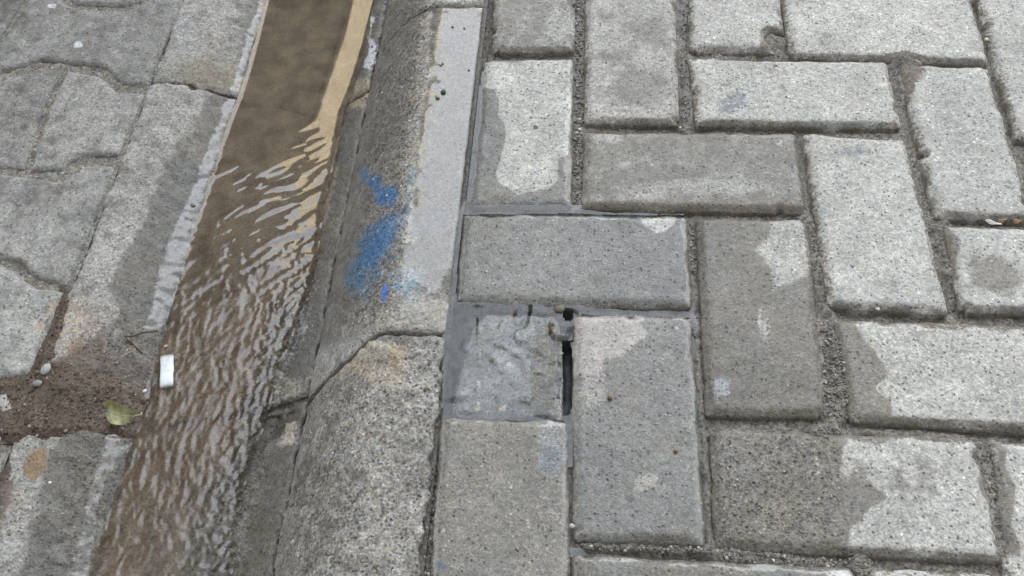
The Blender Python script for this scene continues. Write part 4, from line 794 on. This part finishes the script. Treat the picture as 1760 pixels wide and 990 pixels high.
# ------------------------------------------------------------------ what the water mirrors, and the unseen house added to shade the street
def box_mesh(x0, x1, y0, y1, z0, z1): return [(x0, y0, z0), (x1, y0, z0), (x1, y1, z0), (x0, y1, z0), (x0, y0, z1), (x1, y0, z1), (x1, y1, z1), (x0, y1, z1)], [(0, 3, 2, 1), (4, 5, 6, 7), (0, 1, 5, 4), (1, 2, 6, 5), (2, 3, 7, 6), (3, 0, 4, 7)]
beige = plain('beige_render', (.72, .61, .42), .8, .06, 3, .1); dkglass = plain('dark_glass', (.04, .045, .05), .15, .1); greyw = plain('grey_render', (.20, .19, .18), .8, .08, 3)
def house(name, lab, x0, x1, y0, y1, zl, zr, m, wins, front):
    r = bpy.data.objects.new(name, None); COL.objects.link(r); r.location = ((x0 + x1) / 2, (y0 + y1) / 2, -.06); bpy.context.view_layer.update(); tag(r, lab, 'building')
    V = [(x0, y0, -.06), (x1, y0, -.06), (x1, y1, -.06), (x0, y1, -.06), (x0, y0, zl), (x1, y0, zr), (x1, y1, zr), (x0, y1, zl)]
    mesh_obj('wall', V, box_mesh(0, 1, 0, 1, 0, 1)[1], m, False, parent=r)
    yy = y0 if front < 0 else y1
    for (a, b, c, d) in wins:
        v, f = box_mesh(a, b, yy - .04, yy + .04, c, d); mesh_obj('window', v, f, dkglass, False, parent=r)
house('building', 'beige rendered house with a sloping roofline across the street, mirrored in the water', -3.9, -.6, 8, 14, 11.8, 3.4, beige, [(-3.4, -2.6, 1.2, 2.6), (-1.6, -1.0, 1.2, 2.6)], -1)
house('building', 'unseen grey house added behind the viewer to keep the street in shade', -11, 12, -10, -2.6, 9.5, 9.5, greyw, [(x, x + 1.2, z, z + 1.5) for x in (-8, -4, 0, 4, 8) for z in (1, 4, 7)], 1)  # added out of view to block the sun
bark = plain('bark', (.10, .07, .05), .9, .3, 20); ndl = plain('needles', (.035, .045, .02), .8, .3, 8)
def conifer(TX, TY, ht, wd, n, seed, lab):
    tr = bpy.data.objects.new('added_conifer', None); COL.objects.link(tr); tr.location = (TX, TY, -.06); bpy.context.view_layer.update()
    tag(tr, lab, 'tree')
    a, f = tube([(TX, TY, -.06), (TX + .05, TY, ht * .35), (TX, TY, ht)], [.22, .16, .03], 10); mesh_obj('trunk', a, f, bark, parent=tr)
    V = []; F = []; rr = random.Random(seed)
    for i in range(n):
        h_ = rr.random() ** .8; z = 1.2 + h_ * (ht - .6); R = (1 - h_) * wd * (rr.random() ** .4) * (1 + .12 * math.sin(h_ * 60)) + .05; t = rr.uniform(0, 6.283)
        c = Vector((TX + R * math.cos(t), TY + R * math.sin(t), z - R * .25)); d = Vector((math.cos(t), math.sin(t), rr.uniform(-.5, .3))).normalized() * rr.uniform(.15, .32); s_ = Vector((-math.sin(t), math.cos(t), rr.uniform(-.3, .3))) * .07
        k = len(V); V += [tuple(c - s_), tuple(c + s_), tuple(c + d)]; F.append((k, k + 1, k + 2))
    mesh_obj('crown', V, F, ndl, False, parent=tr)
def gabled():
    r_ = bpy.data.objects.new('building', None); COL.objects.link(r_); r_.location = (-4.75, 6.6, -.06); bpy.context.view_layer.update()
    tag(r_, 'unseen dark brick house before the beige one, steep slate gable shaped to edge its reflection', 'building')
    dk = plain('dark_brick', (.050, .040, .032), .85, .25, 9); sl = plain('slate', (.030, .030, .033), .8, .2, 6)
    rk = [(-1.95, 4.7), (-2.34, 5.55), (-2.80, 6.7), (-3.42, 7.7), (-3.90, 8.7), (-4.75, 12.2)]; xs = rk + [(2 * -4.75 - x, z) for x, z in rk[::-1][1:]]  # unseen outline, shaped to bound the beige reflection in the water
    out = [(-7.55, -.06), (-1.95, -.06)] + xs; n = len(out)
    V = [(x, 6.0, z) for x, z in out] + [(x, 7.4, z) for x, z in out]
    F = [tuple(range(n)), tuple(range(2 * n - 1, n - 1, -1))] + [(k, n + k, n + (k + 1) % n, (k + 1) % n) for k in range(n)]
    mesh_obj('wall', V, F, dk, False, parent=r_)
    for a in range(len(xs) - 1):
        (xa, za), (xb, zb) = xs[a], xs[a + 1]
        V = [(x, y, z + dz) for y in (5.9, 7.5) for dz in (.01, .08) for x, z in ((xa, za), (xb, zb))]
        mesh_obj('roof', V, [(0, 1, 3, 2), (4, 6, 7, 5), (0, 4, 5, 1), (2, 3, 7, 6), (0, 2, 6, 4), (1, 5, 7, 3)], sl, False, parent=r_)
    for x, z in ((-5.6, 2.2), (-4.6, 2.2), (-5.1, 5.0)):
        v, f = box_mesh(x, x + .8, 5.96, 6.04, z, z + 1.2); mesh_obj('window', v, f, dkglass, False, parent=r_)
gabled()
conifer(-5.2, 3.6, 13, 2.6, 9000, 10, 'unseen dark conifer added left of the viewer to darken the stream reflection')  # added out of view so the rippled stream mirrors something dark
S.render.engine = 'CYCLES'
